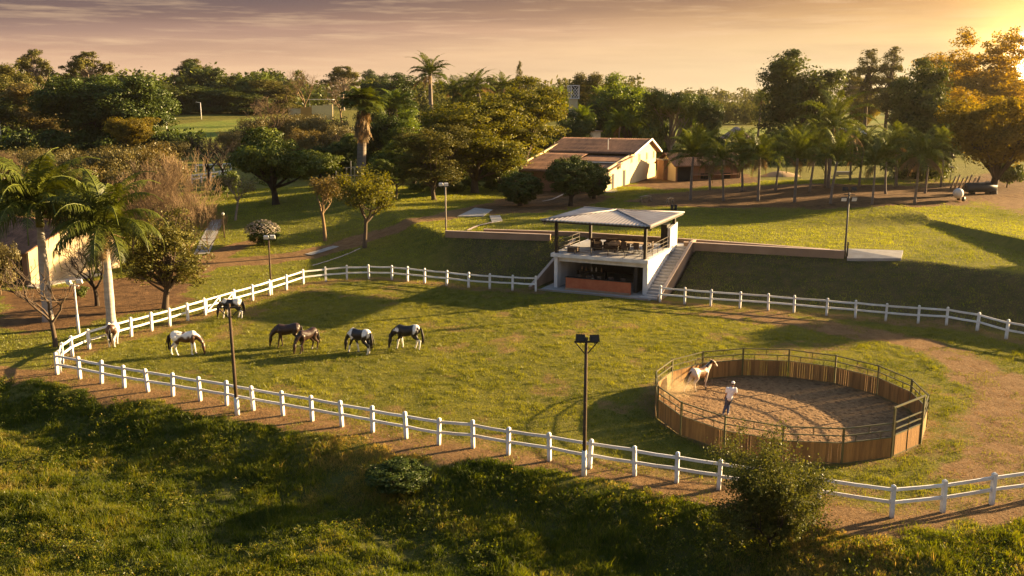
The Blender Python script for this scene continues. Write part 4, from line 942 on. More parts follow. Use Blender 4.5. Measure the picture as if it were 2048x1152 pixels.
# dust kicked up by the trotting horse
m,nt,N,L=newmat('kicked_up_dust'); v=N('ShaderNodeVolumePrincipled'); v.inputs['Color'].default_value=(.95,.72,.42,1); v.inputs['Anisotropy'].default_value=.35
tc=N('ShaderNodeTexCoord'); ln=N('ShaderNodeVectorMath'); ln.operation='LENGTH'; L(tc.outputs['Object'],ln.inputs[0])
fal=mth(nt,'SUBTRACT',1,ln.outputs['Value'],clamp=True); nz=mth(nt,'MULTIPLY_ADD',noise(nt,tc.outputs['Object'],2.6,5,.6),3.2,-1.1,True)
L(mth(nt,'MULTIPLY',mth(nt,'MULTIPLY',fal,nz),1.0),v.inputs['Density']); o_=N('ShaderNodeOutputMaterial'); L(v.outputs[0],o_.inputs['Volume'])
def dust(u,v_,sx,sy,sz,label):
    d=MB(); d.ball((0,0,0),1,16); x,y=flat(u,v_); o=d.build('dust_cloud',m,loc=(x,y,.35+sz*.4)); o.scale=(sx,sy,sz); tag(o,label,'dust',kind='stuff')
dust(1346,796,1.5,1.3,.75,'golden dust drifting behind the trotting horse in the pen')
# ------------------------------------------------------------------ pavilion
M_PLASTER=pm('white_plaster_wall',(.76,.74,.72),(.54,.50,.46),.7,.85,.15,20,.15,stretch=(1.6,1.6,.45))
M_SLABF=pm('pale_grey_floor_tiles',(.42,.41,.42),(.34,.33,.34),2,.45,.05,20,.4)
M_CONC=pm('grey_concrete',(.34,.32,.30),(.24,.22,.20),1.3,.9,.25,18,.15)
M_TAN=pm('tan_painted_wall',(.33,.225,.155),(.22,.145,.095),.5,.9,.2,14,.1)
M_TANTOP=pm('pale_wall_coping',(.52,.40,.32),(.42,.32,.25),1,.9,.2,14,.1)
M_DARKW=pm('dark_stained_wood',(.035,.022,.015),(.018,.012,.009),3,.6,.3,14,.3,stretch=(1,1,.3))
M_TILEW=pm('glazed_white_roof_sheet',(.44,.40,.38),(.28,.235,.21),.6,.6,.1,10,.3)
M_BRICKC=pm('terracotta_counter',(.36,.095,.045),(.46,.15,.07),3.5,.8,.3,16,.15)
M_BLACK=pm('matt_black',(.015,.014,.013),(.03,.026,.022),5,.6)
M_STEEL=pm('dark_rail_steel',(.05,.042,.036),(.09,.07,.055),4,.5,0,None,.4,metal=.4)
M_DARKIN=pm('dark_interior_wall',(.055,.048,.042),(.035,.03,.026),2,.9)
M_SOFA=pm('brown_wicker',(.10,.065,.045),(.06,.04,.028),14,.8,.5,40,.2)
M_CUSH=pm('light_brown_cushion',(.42,.30,.20),(.34,.24,.16),5,.9)
M_STEELP=pm('brushed_steel',(.42,.41,.40),(.34,.33,.32),3,.35,0,None,.5,metal=.8)
SZ=3.02
pav=thing('pavilion','two storey white open pavilion with corrugated hip roof set into the bank','pavilion',(PFL[0],PFL[1],0),PANG)
def pb(name,m,boxes,parent=pav,label=None,taper=1):
    b=MB()
    for c,d in boxes: b.box(c,d)
    return b.build(name,m,parent,label=label)
W=PW
# lower walls: two side walls, a back wall, beam and slab
pb('side_wall',M_PLASTER,[((.14,PD/2,1.33),(.28,PD,2.70))]); 
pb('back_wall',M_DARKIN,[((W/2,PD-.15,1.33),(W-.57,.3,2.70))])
pb('pillar',M_PLASTER,[((W-.20,.2,1.33),(.40,.40,2.70))]); pb('pillar',M_PLASTER,[((.14,-.16,1.33),(.30,.31,2.70))])
# right wall (stair side): full depth, rising to the upper storey behind
b=MB(); t0=.26
prof=[(.45,-.02),(PD+.35,-.02),(PD+.35,SZ+2.05),(PD-1.9,SZ+1.75),(PD-1.9,SZ+.02),(.45,SZ+.02)]
vs=[(W-t0,y,z) for y,z in prof]+[(W+.0,y,z) for y,z in prof]; n=6
b.add(vs,[tuple(range(n)),tuple(range(2*n-1,n-1,-1))]+[(i,i+n,(i+1)%n+n,(i+1)%n) for i in range(n)])
b.build('stair_wall',M_PLASTER,pav)
pb('front_beam',M_PLASTER,[((W/2,.09,2.52),(W-.05,.30,.40))])
slab=pb('floor_slab',M_PLASTER,[((W/2-.05,PD/2-.22,SZ-.15),(W+.42,PD+.60,.30))])
pb('floor_tiles',M_SLABF,[((W/2-.17,PD/2-.2,SZ+.012),(W-.2,PD+.3,.02))])
pb('floor_tiles',M_CONC,[((W/2,PD/2-.95,.012),(W+1.6,PD+1.7,.05))])
pb('terrace_edge',M_TAN,[((W/2-.3,-1.72,.03),(W+1.8,.10,.10))])
# bar counter
ct=pb('bar_counter',M_BRICKC,[((W*.50,-.62,.54),(W*.70,.22,1.08))])
pb('counter_top',M_BLACK,[((0,0,.565),(W*.70+.1,.50,.05))],ct).location=(W*.50,-.52,.54)
pb('counter_step',M_TAN,[((0,0,0),(W*.70,.16,.20))],ct).location=(W*.50,-.815,.10)
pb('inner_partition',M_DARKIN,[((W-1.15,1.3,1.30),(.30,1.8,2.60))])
# things in the bar
def item(name,label,cat,a,b_,z,parts,group=None,rz=0):
    x,y=pworld(a,b_); t=thing(name,label,cat,(x,y,z),PANG+rz,group)
    for n_,m_,bs in parts:
        q=MB()
        for k in bs:
            if len(k)==2: q.box(*k)
            elif k[0]=='t': q.tube(k[1],k[2],8)
            elif k[0]=='l': q.lathe(k[1],k[2],12)
            elif k[0]=='b': q.ball(k[1],k[2],12)
        q.build(n_,m_,t,smooth=any(len(k)==3 for k in bs))
    return t
def stool(a,b_,label,z=.05):
    item('bar_stool',label,'bar stool',a,b_,z,[('seat',M_SOFA,[((0,0,.72),(.38,.38,.06))]),('backrest',M_SOFA,[((0,-.18,1.0),(.40,.04,.34))])]+[('leg',M_STEELP,[('t',[(sx*.15,sy*.15,.70),(sx*.19,sy*.19,0)],[.015,.015])]) for sx in(-1,1) for sy in(-1,1)],'stools behind the bar counter',math.pi)
for i,(fx,l) in enumerate(((.25,'bar stool behind the left end of the terracotta counter'),(.36,'bar stool behind the counter, second from the left end'),(.47,'bar stool behind the middle of the terracotta counter'),(.60,'bar stool behind the counter, second from the right end'),(.73,'bar stool behind the right end of the terracotta counter'))): stool(W*fx,.15,l)
M_BOTTLE=[pm('bottle_glass_amber',(.30,.15,.06),(.2,.1,.04),5,.15,0,None,.6),pm('bottle_glass_pale',(.62,.54,.42),(.5,.43,.34),5,.2,0,None,.6)]
for i,(fx,k,l) in enumerate(((.20,0,'small amber bottle at the left end of the bar shelf'),(.245,0,'amber bottle, second from the left on the bar shelf'),(.31,1,'pale bottle on the bar shelf, left of the other pale one'),(.36,1,'pale bottle on the bar shelf, right of the other pale one'),(.42,0,'amber bottle at the right end of the bar shelf'))):
    item('bottle',l,'bottle',W*fx,2.06,1.243,[('glass',M_BOTTLE[k],[('l',(0,0,0),[(.06,0),(.065,.02),(.065,.24),(.025,.32),(.025,.40)])]),('cap',M_BLACK,[('l',(0,0,.40),[(.028,0),(.028,.03)])])],'bottles on the bar shelf')
item('bar_shelf','dark shelf unit with bottles behind the bar','shelf',W*.31,2.06,.05,[('shelf_board',M_DARKW,[((0,0,1.17),(2.6,.34,.04))]),('shelf_side',M_DARKW,[((-1.28,0,.57),(.05,.34,1.14))]),('shelf_side',M_DARKW,[((1.28,0,.57),(.05,.34,1.14))])])
item('tap_stand','steel beer tap standing on the black counter top','tap',W*.44,-.5,1.13,[('column',M_STEELP,[('t',[(0,0,0),(0,0,.26),(0,-.10,.34),(0,-.18,.30)],[.03,.025,.022,.018])]),('base',M_STEELP,[((0,0,.015),(.22,.16,.03))])])
item('refrigerator','dark refrigerator standing at the right of the bar','refrigerator',W-.62,2.3,.05,[('cabinet',M_BLACK,[((0,0,.85),(.62,.6,1.70))]),('door',M_DARKIN,[((0,-.325,.85),(.60,.04,1.66))]),('handle',M_STEELP,[((.22,-.36,1.0),(.03,.03,.45))])])
# posts and roof
RZ=SZ+2.86
for a,b_ in ((.12,-.18),(W-.22,-.18),(.12,PD-.35),(W-.14,PD-.35)):
    pb('roof_post',M_DARKW,[((a,b_,SZ+.02+1.43),(.24,.24,2.84))])
ov=.95; apex=np.array([W/2-.1,PD/2,RZ+.50]); E_=[(-ov,-ov-.15,RZ),(W+ov-.5,-ov-.15,RZ),(W+ov-.5,PD+ov-.2,RZ),(-ov,PD+ov-.2,RZ)]
for i in range(4):
    A=np.array(E_[i]);B=np.array(E_[(i+1)%4]); L_=np.linalg.norm(B-A); d=(B-A)/L_; n_=unit(np.cross(d,apex-A)); 
    nn=int(L_/.075); s=np.linspace(0,1,nn); vs=[]
    hb=(np.dot(apex-A,d))/L_
    rows=14
    for k in range(rows+1):
        f=k/rows
        for q in s:
            l0=A+(apex-A)*f; l1=B+(apex-B)*f; p=A+d*L_*q+(apex-(A+d*L_*hb))*f
            lo_,hi_=hb*f,1-(1-hb)*f; qq=min(max(q,lo_),hi_)
            p=A+d*L_*qq+(apex-(A+d*L_*hb))*f
            vs.append(p+n_*.042*math.sin(2*math.pi*q*L_/.33))
    m_=len(s); fs=[(r_*m_+c_,r_*m_+c_+1,(r_+1)*m_+c_+1,(r_+1)*m_+c_) for r_ in range(rows) for c_ in range(m_-1)]
    q=MB(); q.add(vs,fs); o=q.build('roof_sheet',M_TILEW,pav,True); md=o.modifiers.new('s','SOLIDIFY'); md.thickness=.02; md.offset=-1
for i in range(4):
    q=MB(); q.tube([np.array(E_[i])+[0,0,.03],apex+[0,0,.05]],[.075,.075],8); q.build('ridge_cap',M_TILEW,pav,True)
for i in range(4):
    A=np.array(E_[i])*[1,1,1];B=np.array(E_[(i+1)%4]); q=MB(); c_=np.array([W/2,PD/2,0]); sh=lambda p:c_*[1,1,0]+(p-c_)*[.985,.985,1]+np.array([0,0,-.12])
    q.beam(sh(A),sh(B),.06,.13); q.build('fascia_beam',M_DARKW,pav)
# left handrail, front rail, right rail
def rail(name,pts,h=1.0,parent=pav):
    q=MB()
    for p0,p1 in zip(pts[:-1],pts[1:]):
        p0=np.array(p0);p1=np.array(p1); nn=max(1,int(np.linalg.norm(p1-p0)/1.4)); 
        for z in (h,h*.66,h*.33): q.beam(p0+[0,0,z],p1+[0,0,z],.035 if z<h else .05,.035)
        for k in range(nn+1): q.beam(p0+(p1-p0)*k/nn,p0+(p1-p0)*k/nn+[0,0,h],.045,.045)
    return q.build(name,M_STEEL,parent)
z0=SZ+.02
rail('handrail',[(.12,.0,z0),(.12,PD-3.2,z0)]); rail('handrail',[(.35,-.22,z0),(W-.45,-.22,z0)],.62); rail('handrail',[(W-.14,.05,z0),(W-.14,PD-2.0,z0)])
pb('cupboard',M_BLACK,[((W-.62,PD-1.1,z0+1.0),(.55,1.5,2.0))])
for a,l in ((-.75,'left'),(W+.30,'right')):
    q=MB(); q.box((0,0,0),(.26,.10,.20)); q.box((0,.06,.08),(.05,.05,.14)); q.build('eave_floodlight',M_STEELP,pav,loc=(a,-.75,RZ-.28),rot=(R(25),0,R(-25 if a<0 else 25)))
# stairs on the right and the wing walls
M_STAIR=pm('grey_stair_concrete',(.40,.39,.39),(.28,.27,.27),1.5,.9,.2,18,.15)
st=thing('staircase','grey concrete staircase climbing the right side of the pavilion','stairs',(*pworld(W+.02,-.75),0),PANG)
ns=17; run=(PD+.6)/ns
for i in range(ns):
    q=MB(); q.box((.66,run*(i+.5)+.0,SZ*(i+1)/ns/2),(1.30,run-.003,SZ*(i+1)/ns)); q.build('step',M_STAIR,st)
q=MB(); q.box((.5,-.35,.06),(1.5,.68,.14)); q.build('bottom_landing',M_STAIR,st)
q=MB(); q.box((.55,PD+.6+.75,SZ-.1),(1.6,1.5,.2)); q.build('top_landing',M_STAIR,st)
def wing(label,a,pr,w=.22):
    o=thing('wing_wall',label,'wall',(*pworld(a,0),0),PANG,'sloping wing walls beside the pavilion')
    n=len(pr); q=MB(); vs=[(-w/2,y,z) for y,z in pr]+[(w/2,y,z) for y,z in pr]
    q.add(vs,[tuple(range(n)),tuple(range(2*n-1,n-1,-1))]+[(i,i+n,(i+1)%n+n,(i+1)%n) for i in range(n)]); q.build('wall_body',M_TAN,o)
    c_=MB()
    for (y0,z0_),(y1,z1_) in zip(pr[1:-1],pr[2:-1]): c_.beam((0,y0,z0_+.02),(0,y1,z1_+.02),w+.05,.04)
    c_.build('coping',M_TANTOP,o); return o
wing('sloping tan wing wall right of the staircase, climbing up the bank',W+1.48,[(-1.6,-.3),(-1.6,.35),(PD-.3,SZ+.40),(PD+.9,SZ+.42),(PD+.9,-.3)])
wing('sloping tan wing wall left of the pavilion, half sunk in the bank',-1.52,[(-2.0,-.3),(-2.0,.25),(3.4,1.9),(PD-.2,SZ-.1),(PD-.2,-.3)])
# walls along the top of the bank
def lowwall(label,px,z,h,w=.25,dz0=-.9,group='low tan walls along the top of the bank'):
    pts=[np.array([*flat(u,v,z),z]) for u,v in px]
    o=thing('retaining_wall',label,'wall',tuple(pts[0]),0,group); q=MB(); c_=MB()
    for p0,p1 in zip(pts[:-1],pts[1:]):
        a=p0-pts[0];b_=p1-pts[0]; mid=(a+b_)/2; ang=math.atan2((b_-a)[1],(b_-a)[0]); L_=np.linalg.norm(b_-a)
        q.box(mid+[0,0,dz0/2-.03],(L_,w,-dz0),ang); c_.box(mid+[0,0,0],(L_+.04,w+.06,.06),ang)
    q.build('wall_body',M_TAN,o); c_.build('coping',M_TANTOP,o); return o
lowwall('tan retaining wall on top of the bank left of the pavilion',[(891,461.5),(1101,469)],3.36,.5)
lowwall('tan wall on top of the bank right of the staircase, ending at the floodlight pole',[(1368,484),(1689,501.5)],3.38,.5)
lowwall('narrow tan kerb wall behind the walkway right of the pavilion',[(1344,476),(1500,487),(1658,499)],3.30,.3)
lowwall('tan back wall of the walkway left of the pavilion',[(968,458.5),(1150,464),(1344,476)],3.40,.3)
w1=drape('walkway',[flat(1375,484,3),flat(1660,506,3)],1.6,M_CONC,.06,30); tag(w1,kind='structure')
# --- furniture on the upper floor
def chair(a,b_,rz,label):
    item('dining_chair',label,'chair',a,b_,z0,[('seat',M_SOFA,[((0,0,.44),(.48,.46,.07))]),('backrest',M_SOFA,[((0,.21,.72),(.50,.05,.52))])]+[('leg',M_BLACK,[((sx*.20,sy*.18,.20),(.04,.04,.41))]) for sx in(-1,1) for sy in(-1,1)],'dark chairs round the upstairs tables',rz)
def table(a,b_,w,d,h,label,m=M_DARKW,rz=0,name='wooden_table'):
    item(name,label,'table',a,b_,z0,[('table_top',m,[((0,0,h),(w,d,.06))])]+[('leg',M_BLACK,[((sx*(w/2-.08),sy*(d/2-.08),h/2-.02),(.07,.07,h-.03))]) for sx in(-1,1) for sy in(-1,1)],None,rz)
table(W*.76,3.0,2.2,1.0,.78,'long dark dining table under the right half of the roof',M_CUSH)
chair(W*.66,2.2,math.pi,'dark chair at the front left of the dining table'); chair(W*.80,2.1,math.pi,'tall dark chair in front of the dining table, nearest the right post'); chair(W*.90,3.2,-1.6,'dark chair at the right end of the dining table'); chair(W*.70,3.9,0,'dark chair behind the dining table, left one'); chair(W*.82,3.9,.1,'dark chair behind the dining table, right one')
table(W*.46,2.2,2.0,.9,.45,'low slatted coffee table in the middle of the upper floor',M_SOFA)
def sofa(a,b_,w,rz,label,m=M_SOFA):
    item('wicker_sofa',label,'sofa',a,b_,z0,[('seat',m,[((0,0,.2),(w,.8,.36))]),('cushion',M_CUSH,[((0,-.03,.43),(w-.24,.66,.10))]),('backrest',m,[((0,.34,.58),(w,.14,.44))]),('armrest',m,[((-w/2+.07,0,.48),(.13,.8,.22))]),('armrest',m,[((w/2-.07,0,.48),(.13,.8,.22))])],'wicker seats on the upper floor',rz)
sofa(W*.50,4.0,2.2,0,'long brown wicker sofa at the back of the upper floor'); sofa(W*.27,3.9,.9,.5,'wicker armchair by the left handrail'); sofa(W*.335,2.9,.85,1.9,'wicker armchair with rounded back left of the coffee table')
item('storage_chest','brown wicker chest near the front left post','chest',W*.16,.75,z0,[('box',M_SOFA,[((0,0,.2),(.9,.55,.40))]),('lid',M_CUSH,[((0,0,.425),(.94,.59,.05))])])
item('blanket_heap','pale fluffy heap of blankets lying on the coffee table','blankets',W*.54,2.45,z0+.483,[('heap',M_CUSH,[('b',(0,0,.22),(.52,.36,.24)),('b',(.34,.05,.30),(.30,.25,.20)),('b',(-.35,-.05,.16),(.25,.2,.16))])])  # heap of blankets built from overlapping balls
# ------------------------------------------------------------------ other buildings
M_TILE=pm('clay_roof_tiles',(.22,.118,.072),(.105,.056,.036),1.2,.85,.6,9,.15,tonevar=.8)
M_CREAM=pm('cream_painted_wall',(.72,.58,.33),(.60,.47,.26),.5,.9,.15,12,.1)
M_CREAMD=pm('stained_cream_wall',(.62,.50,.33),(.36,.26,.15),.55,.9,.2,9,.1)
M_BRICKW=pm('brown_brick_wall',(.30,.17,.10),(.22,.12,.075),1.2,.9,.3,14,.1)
M_VOID=pm('dark_opening',(.012,.011,.010),(.02,.018,.016),3,.8)
M_GLASSW=pm('grey_window_panes',(.30,.24,.17),(.18,.15,.12),3,.3,0,None,.5)
def tile_sheet(name,parent,p00,p10,p11,p01,period=.34,amp=.05,rows=10,th=.06,m=None):
    """roof sheet: p00-p10 along the eave, p01-p11 along the ridge"""
    p00,p10,p11,p01=[np.array(p,float) for p in(p00,p10,p11,p01)]
    L_=max(np.linalg.norm(p10-p00),np.linalg.norm(p11-p01)); nn=max(8,min(260,int(L_/period*4))); s=np.linspace(0,1,nn)
    n_=unit(np.cross(p10-p00,p01-p00)); n_=n_*np.sign(n_[2]); r=np.random.default_rng(nn); V=[];T=[]
    ph=np.round(s*L_/period)
    for k in range(rows+1):
        f=k/rows; e=(p00+(p10-p00)*s[:,None])*(1-f)+(p01+(p11-p01)*s[:,None])*f
        w=amp*np.sin(2*np.pi*s*L_/period)+.03*((k%2)-.5)
        V.append(e+n_*w[:,None]); T.append(np.clip(.5+r.normal(0,.25,int(ph.max())+2)[ph.astype(int)],0,1))
    V=np.concatenate(V);T=np.concatenate(T); i=np.arange(len(V)).reshape(rows+1,nn)
    F_=np.stack([i[:-1,:-1],i[:-1,1:],i[1:,1:],i[1:,:-1]],-1).reshape(-1,4)
    o=link(name,np_mesh(name,V,F_,m or M_TILE,tone=T),parent); md=o.modifiers.new('s','SOLIDIFY'); md.thickness=th; md.offset=-1; return o
def prism(name,m,parent,prof,y0,y1,label=None):
    """profile in (x,z) pushed along y"""
    n=len(prof); q=MB(); q.add([(x,y0,z) for x,z in prof]+[(x,y1,z) for x,z in prof],[tuple(range(n-1,-1,-1)),tuple(range(n,2*n))]+[(i,(i+1)%n,(i+1)%n+n,i+n) for i in range(n)])
    return q.build(name,m,parent,label=label)
def opening(parent,name,x,z,w,h,y=-.03,m=M_VOID,fr=M_CREAM):
    q=MB(); q.box((x,y,z),(w,.06,h)); o=q.build(name,m,parent)
    q=MB(); 
    q.box((x,y-.02,z+h/2+.03),(w+.16,.08,.07)); q.box((x,y-.02,z-h/2-.03),(w+.16,.10,.06)); q.build('sill' if name=='window' else 'lintel',fr,o); return o
# --- cream house: local x along the lit wall (away), y to the left, z up
A=np.array(P(1206,385)); B_=np.array(P(1311,352)); LAB=np.linalg.norm((B_-A)[:2]); hang=math.atan2((B_-A)[1],(B_-A)[0])
house=thing('cream_house','long cream house with stepped clay tile roof and sunlit gable wall','house',tuple(A),hang)
def sx_(u):  # distance along the wall seen at column u
    d=(B_-A)[:2]/LAB; k=(u-1024)/FPX
    # x = k*(y*CP+(H-z)*SP)
    c_=k*CP; e=k*(HCAM-A[2]-1.5)*SP
    return (c_*A[1]+e-A[0])/(d[0]-c_*d[1])
def wz(u,v): s=sx_(u); y=A[1]+(B_-A)[1]/LAB*s; return ztop(y,v)-A[2]
s1,s2,s3,s4=sx_(1237),sx_(1262),sx_(1295),sx_(1311)
zA,z1,z2,zp,z4=wz(1206,342),wz(1237,322),wz(1262,307),wz(1295,278),wz(1311,297)
HL=13.8
prism('wall',M_CREAM,house,[(0,-.4),(s4,-.4),(s4,z4),(s3,zp-.12),(s2,z2-.1),(s1,z1-.1),(0,zA-.1)],0,.25)
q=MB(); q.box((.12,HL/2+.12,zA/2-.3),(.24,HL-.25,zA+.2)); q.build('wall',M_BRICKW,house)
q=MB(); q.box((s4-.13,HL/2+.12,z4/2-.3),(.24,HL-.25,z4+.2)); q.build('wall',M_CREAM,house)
prism('wall',M_CREAM,house,[(.26,-.4),(s4-.26,-.4),(s4-.26,z4),(s3,zp-.12),(.26,zA-.02)],HL-.25,HL)
sl=(zp-z2)/(s3-s2)
nR=6.6  # length of the stepped part
# stepped roofs at the right end, one long slope to the left
tile_sheet('roof',house,(s2-.5,-.55,z2-.5*sl),(s2-.5,HL+.5,z2-.5*sl),(s3,HL+.5,zp),(s3,-.55,zp),rows=8)
tile_sheet('roof',house,(s1-.3,-.5,z1-.22),(s1-.3,nR,z1-.22),(s2-.1,nR,z2-.42),(s2-.1,-.5,z2-.42),rows=6)
tile_sheet('roof',house,(-.9,-.5,zA-.42),(-.9,nR,zA-.42),(s1+.2,nR,z1-.40),(s1+.2,-.5,z1-.40),rows=6)
tile_sheet('roof',house,(-.9,nR+.02,zA-.30),(-.9,HL+.5,zA-.30),(s2-.5,HL+.5,z2-.5*sl-.06),(s2-.5,nR+.02,z2-.5*sl-.06),rows=8)
e4=s4+1.5; tile_sheet('roof',house,(e4,-.55,zp-(e4-s3)*(zp-z4)/(s4-s3)),(e4,HL+.5,zp-(e4-s3)*(zp-z4)/(s4-s3)),(s3,HL+.5,zp+.0),(s3,-.55,zp+.0),rows=6)
q=MB(); q.beam((s2-.5,-.62,z2-.5*sl),(s3,-.62,zp+.02),.10,.26); q.beam((s3,-.62,zp+.02),(e4,-.62,zp-(e4-s3)*(zp-z4)/(s4-s3)),.10,.26); q.build('bargeboard',M_WHITE,house)
q=MB(); q.beam((s1-.42,-.5,z1-.24),(s1-.42,nR,z1-.24),.14,.14); q.build('gutter',M_WHITE,house)
q=MB(); q.tube([(s2+1.6,4.2,z2+.4),(s2+1.6,4.2,z2+2.0),(s2+1.6,3.8,z2+2.1)],[.06,.06,.06],6); q.build('vent_pipe',M_WHITE,house)
for u,v in ((1262.5,318),(1278,315),(1293,312),(1306.5,309)): opening(house,'window',sx_(u),wz(u,v),.95 if u<1300 else .7,1.05,m=M_GLASSW)
opening(house,'door',sx_(1248),1.15,1.15,2.5); opening(house,'door',sx_(1225.5),1.1,.95,2.3); opening(house,'window',sx_(1215),wz(1215,350),.8,.75,m=M_VOID)
q=MB(); q.box((0,0,0),(.8,.4,.55)); q.build('air_conditioner',M_STEELP,house,loc=(sx_(1237),-.26,wz(1237,333)))
q=MB(); q.box((s1*.55,-.9,.02),(s1*1.2,1.7,.2)); q.build('doorstep',M_CONC,house)
# --- low house behind the coconut palms
def gable_house(name,label,uL,vL,uR,vR,depth,h,rise,wall,side,front_extra=None,ov=.7):
    A=np.array(P(uL,vL));B=np.array(P(uR,vR)); L_=np.linalg.norm((B-A)[:2]); an=math.atan2((B-A)[1],(B-A)[0])
    t=thing(name,label,'house',tuple(A),an)
    for y in (.12,depth-.12):
        q=MB(); q.box((L_/2,y,h/2-.25),(L_,.24,h+.5)); q.build('wall',wall,t)
    for x in (.12,L_-.12):
        n=MB(); pr=[(.25,-.5),(depth-.25,-.5),(depth-.25,h),(depth/2,h+rise-.1),(.25,h)]
        k=len(pr); n.add([(x-.11,y,z) for y,z in pr]+[(x+.11,y,z) for y,z in pr],[tuple(range(k)),tuple(range(2*k-1,k-1,-1))]+[(i,i+k,(i+1)%k+k,(i+1)%k) for i in range(k)]); n.build('wall',side,t)
    sl=rise/(depth/2)
    tile_sheet('roof',t,(-ov,-ov,h-ov*sl),(L_+ov,-ov,h-ov*sl),(L_+ov,depth/2,h+rise),(-ov,depth/2,h+rise),rows=8)
    tile_sheet('roof',t,(-ov,depth+ov,h-ov*sl),(L_+ov,depth+ov,h-ov*sl),(L_+ov,depth/2,h+rise),(-ov,depth/2,h+rise),rows=8)
    return t,L_
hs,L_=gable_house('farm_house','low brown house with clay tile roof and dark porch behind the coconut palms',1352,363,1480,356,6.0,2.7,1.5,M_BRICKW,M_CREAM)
opening(hs,'porch_opening',L_*.12,1.1,L_*.2,2.2,fr=M_BRICKW); opening(hs,'window',L_*.45,.7,1.6,.9,fr=M_BRICKW); opening(hs,'window',L_*.78,.7,1.4,.9,fr=M_BRICKW)
q=MB(); q.box((L_*.6,-.35,.9),(L_*.72,.5,.10)); q.build('counter_ledge',M_BRICKW,hs)
an_=np.array(P(1326,360)); t=thing('outbuilding','small tan flat roofed outbuilding beside the low brown house','shed',tuple(an_),hs.rotation_euler[2])
q=MB(); q.box((1.2,1.2,1.4),(2.3,2.4,3.3)); q.build('wall',M_BRICKW,t); q=MB(); q.box((1.2,1.2,3.14),(2.7,2.8,.16)); q.build('roof',M_CONC,t); opening(t,'door',1.75,1.05,.7,2.0,fr=M_BRICKW)
# --- building at the far left edge
A2=np.array(P(63,572)); B2=np.array(P(240,535)); L2=np.linalg.norm((B2-A2)[:2]); an2=math.atan2((B2-A2)[1],(B2-A2)[0])
lb=thing('storehouse','cream storehouse with stained sunlit wall and tiled roof behind the two tall palms','building',tuple(A2),an2)
h2=ztop(A2[1],500)-A2[2]; r2=1.9; dep=13
prism('wall',M_CREAMD,lb,[(0,-.5),(L2,-.5),(L2,h2),(L2/2,h2+r2-.1),(0,h2)],0,.28)
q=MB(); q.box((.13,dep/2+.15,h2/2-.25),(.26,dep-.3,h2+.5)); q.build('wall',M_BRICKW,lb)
q=MB(); q.box((L2-.13,dep/2+.15,h2/2-.25),(.26,dep-.3,h2+.5)); q.build('wall',M_CREAMD,lb)
tile_sheet('roof',lb,(-.7,-.5,h2-.7*r2/(L2/2)),(-.7,dep,h2-.7*r2/(L2/2)),(L2/2,dep,h2+r2),(L2/2,-.5,h2+r2),period=.40,amp=.07,rows=14)
tile_sheet('roof',lb,(L2+.7,-.5,h2-.7*r2/(L2/2)),(L2+.7,dep,h2-.7*r2/(L2/2)),(L2/2,dep,h2+r2),(L2/2,-.5,h2+r2),period=.40,amp=.07,rows=14)
q=MB(); q.box((L2*.5,-.75,.03),(L2+1,1.4,.16)); q.build('footing',M_CONC,lb)
q=MB(); q.box((-.05,2.6,1.2),(.12,3.2,2.3)); q.build('garage_opening',M_VOID,lb)
# --- far low buildings
def at_z(u,D,dz=0): x,y,z=at(u,D); return (x,y,z+dz)
x,y,z=at(640,330); t=thing('far_wall','long low yellow and cream wall in the far left meadow','wall',(x,y,z),.05)
for (u0,u1,v0,v1,m_) in ((604,626,214,228,pm('ochre_wall',(.46,.26,.07),(.36,.20,.06),.4,.9)),(626,648,211,226,M_CREAM),(648,667,209,223,M_CREAM),(580,604,217,230,M_CREAMD)):
    q=MB(); xa=pxw(y,u0-640);xb=pxw(y,u1-640); za=ztop(y,v0)-z; q.box(((xa+xb)/2,0,za/2-.5),(xb-xa-.02,.4,za+1)); q.build('wall_section',m_,t)
x,y,z=at(645,360); t=thing('open_shed','thin white shed roof on poles behind the yellow far wall','shed',(x,y,z),-.05)
q=MB(); wd=pxw(y,52); zz=ztop(y,199)-z; q.box((0,0,zz),(wd,4,.25)); q.build('roof',M_WHITE,t)
for k in(-1,1):
    q=MB(); q.box((k*wd*.45,0,zz/2),(.2,.2,zz)); q.build('post',M_STEELP,t)
x,y,z=at(1145,200); t=thing('lattice_tower','white lattice screened water tower rising over the trees','tower',(x,y,z),.35)
wt=pxw(y,17); zb,zt=ztop(y,197)-z,ztop(y,171)-z
q=MB(); q.box((0,0,zb/2),(wt*.8,wt*.8,zb)); q.build('shaft',M_CREAM,t)
q=MB(); q.box((0,0,(zb+zt)/2),(wt*.78,wt*.78,zt-zb-.2)); q.build('tank_core',M_VOID,t)
for r_ in range(4):
    q=MB(); hh=zt-zb; 
    for k in np.linspace(-1,1,7):
        for s in(-1,1):
            x0,x1=k*wt,k*wt+s*hh*.9; za,zc_=zb,zt
            # clip the bar to the screen
            def cl(xq): return max(-wt/2,min(wt/2,xq))
            f0_=(cl(x0)-x0)/(x1-x0); f1_=(cl(x1)-x0)/(x1-x0)
            if abs(f1_-f0_)<.05: continue
            q.beam((cl(x0),-wt/2-.02*(s+1),za+(zc_-za)*f0_),(cl(x1),-wt/2-.02*(s+1),za+(zc_-za)*f1_),.05,.085)
    q.box((0,-wt/2,zt),(wt+.1,.14,.16)); q.box((0,-wt/2,zb),(wt+.1,.14,.16)); q.box((-wt/2,-wt/2,(zb+zt)/2),(.14,.14,zt-zb)); 
    q.build('lattice_screen',M_WHITE,t,rot=(0,0,r_*math.pi/2))
x,y,z=at(1184,178); t=thing('white_hut','small white hut with flat roof behind the cream house','hut',(x,y,z),.45)
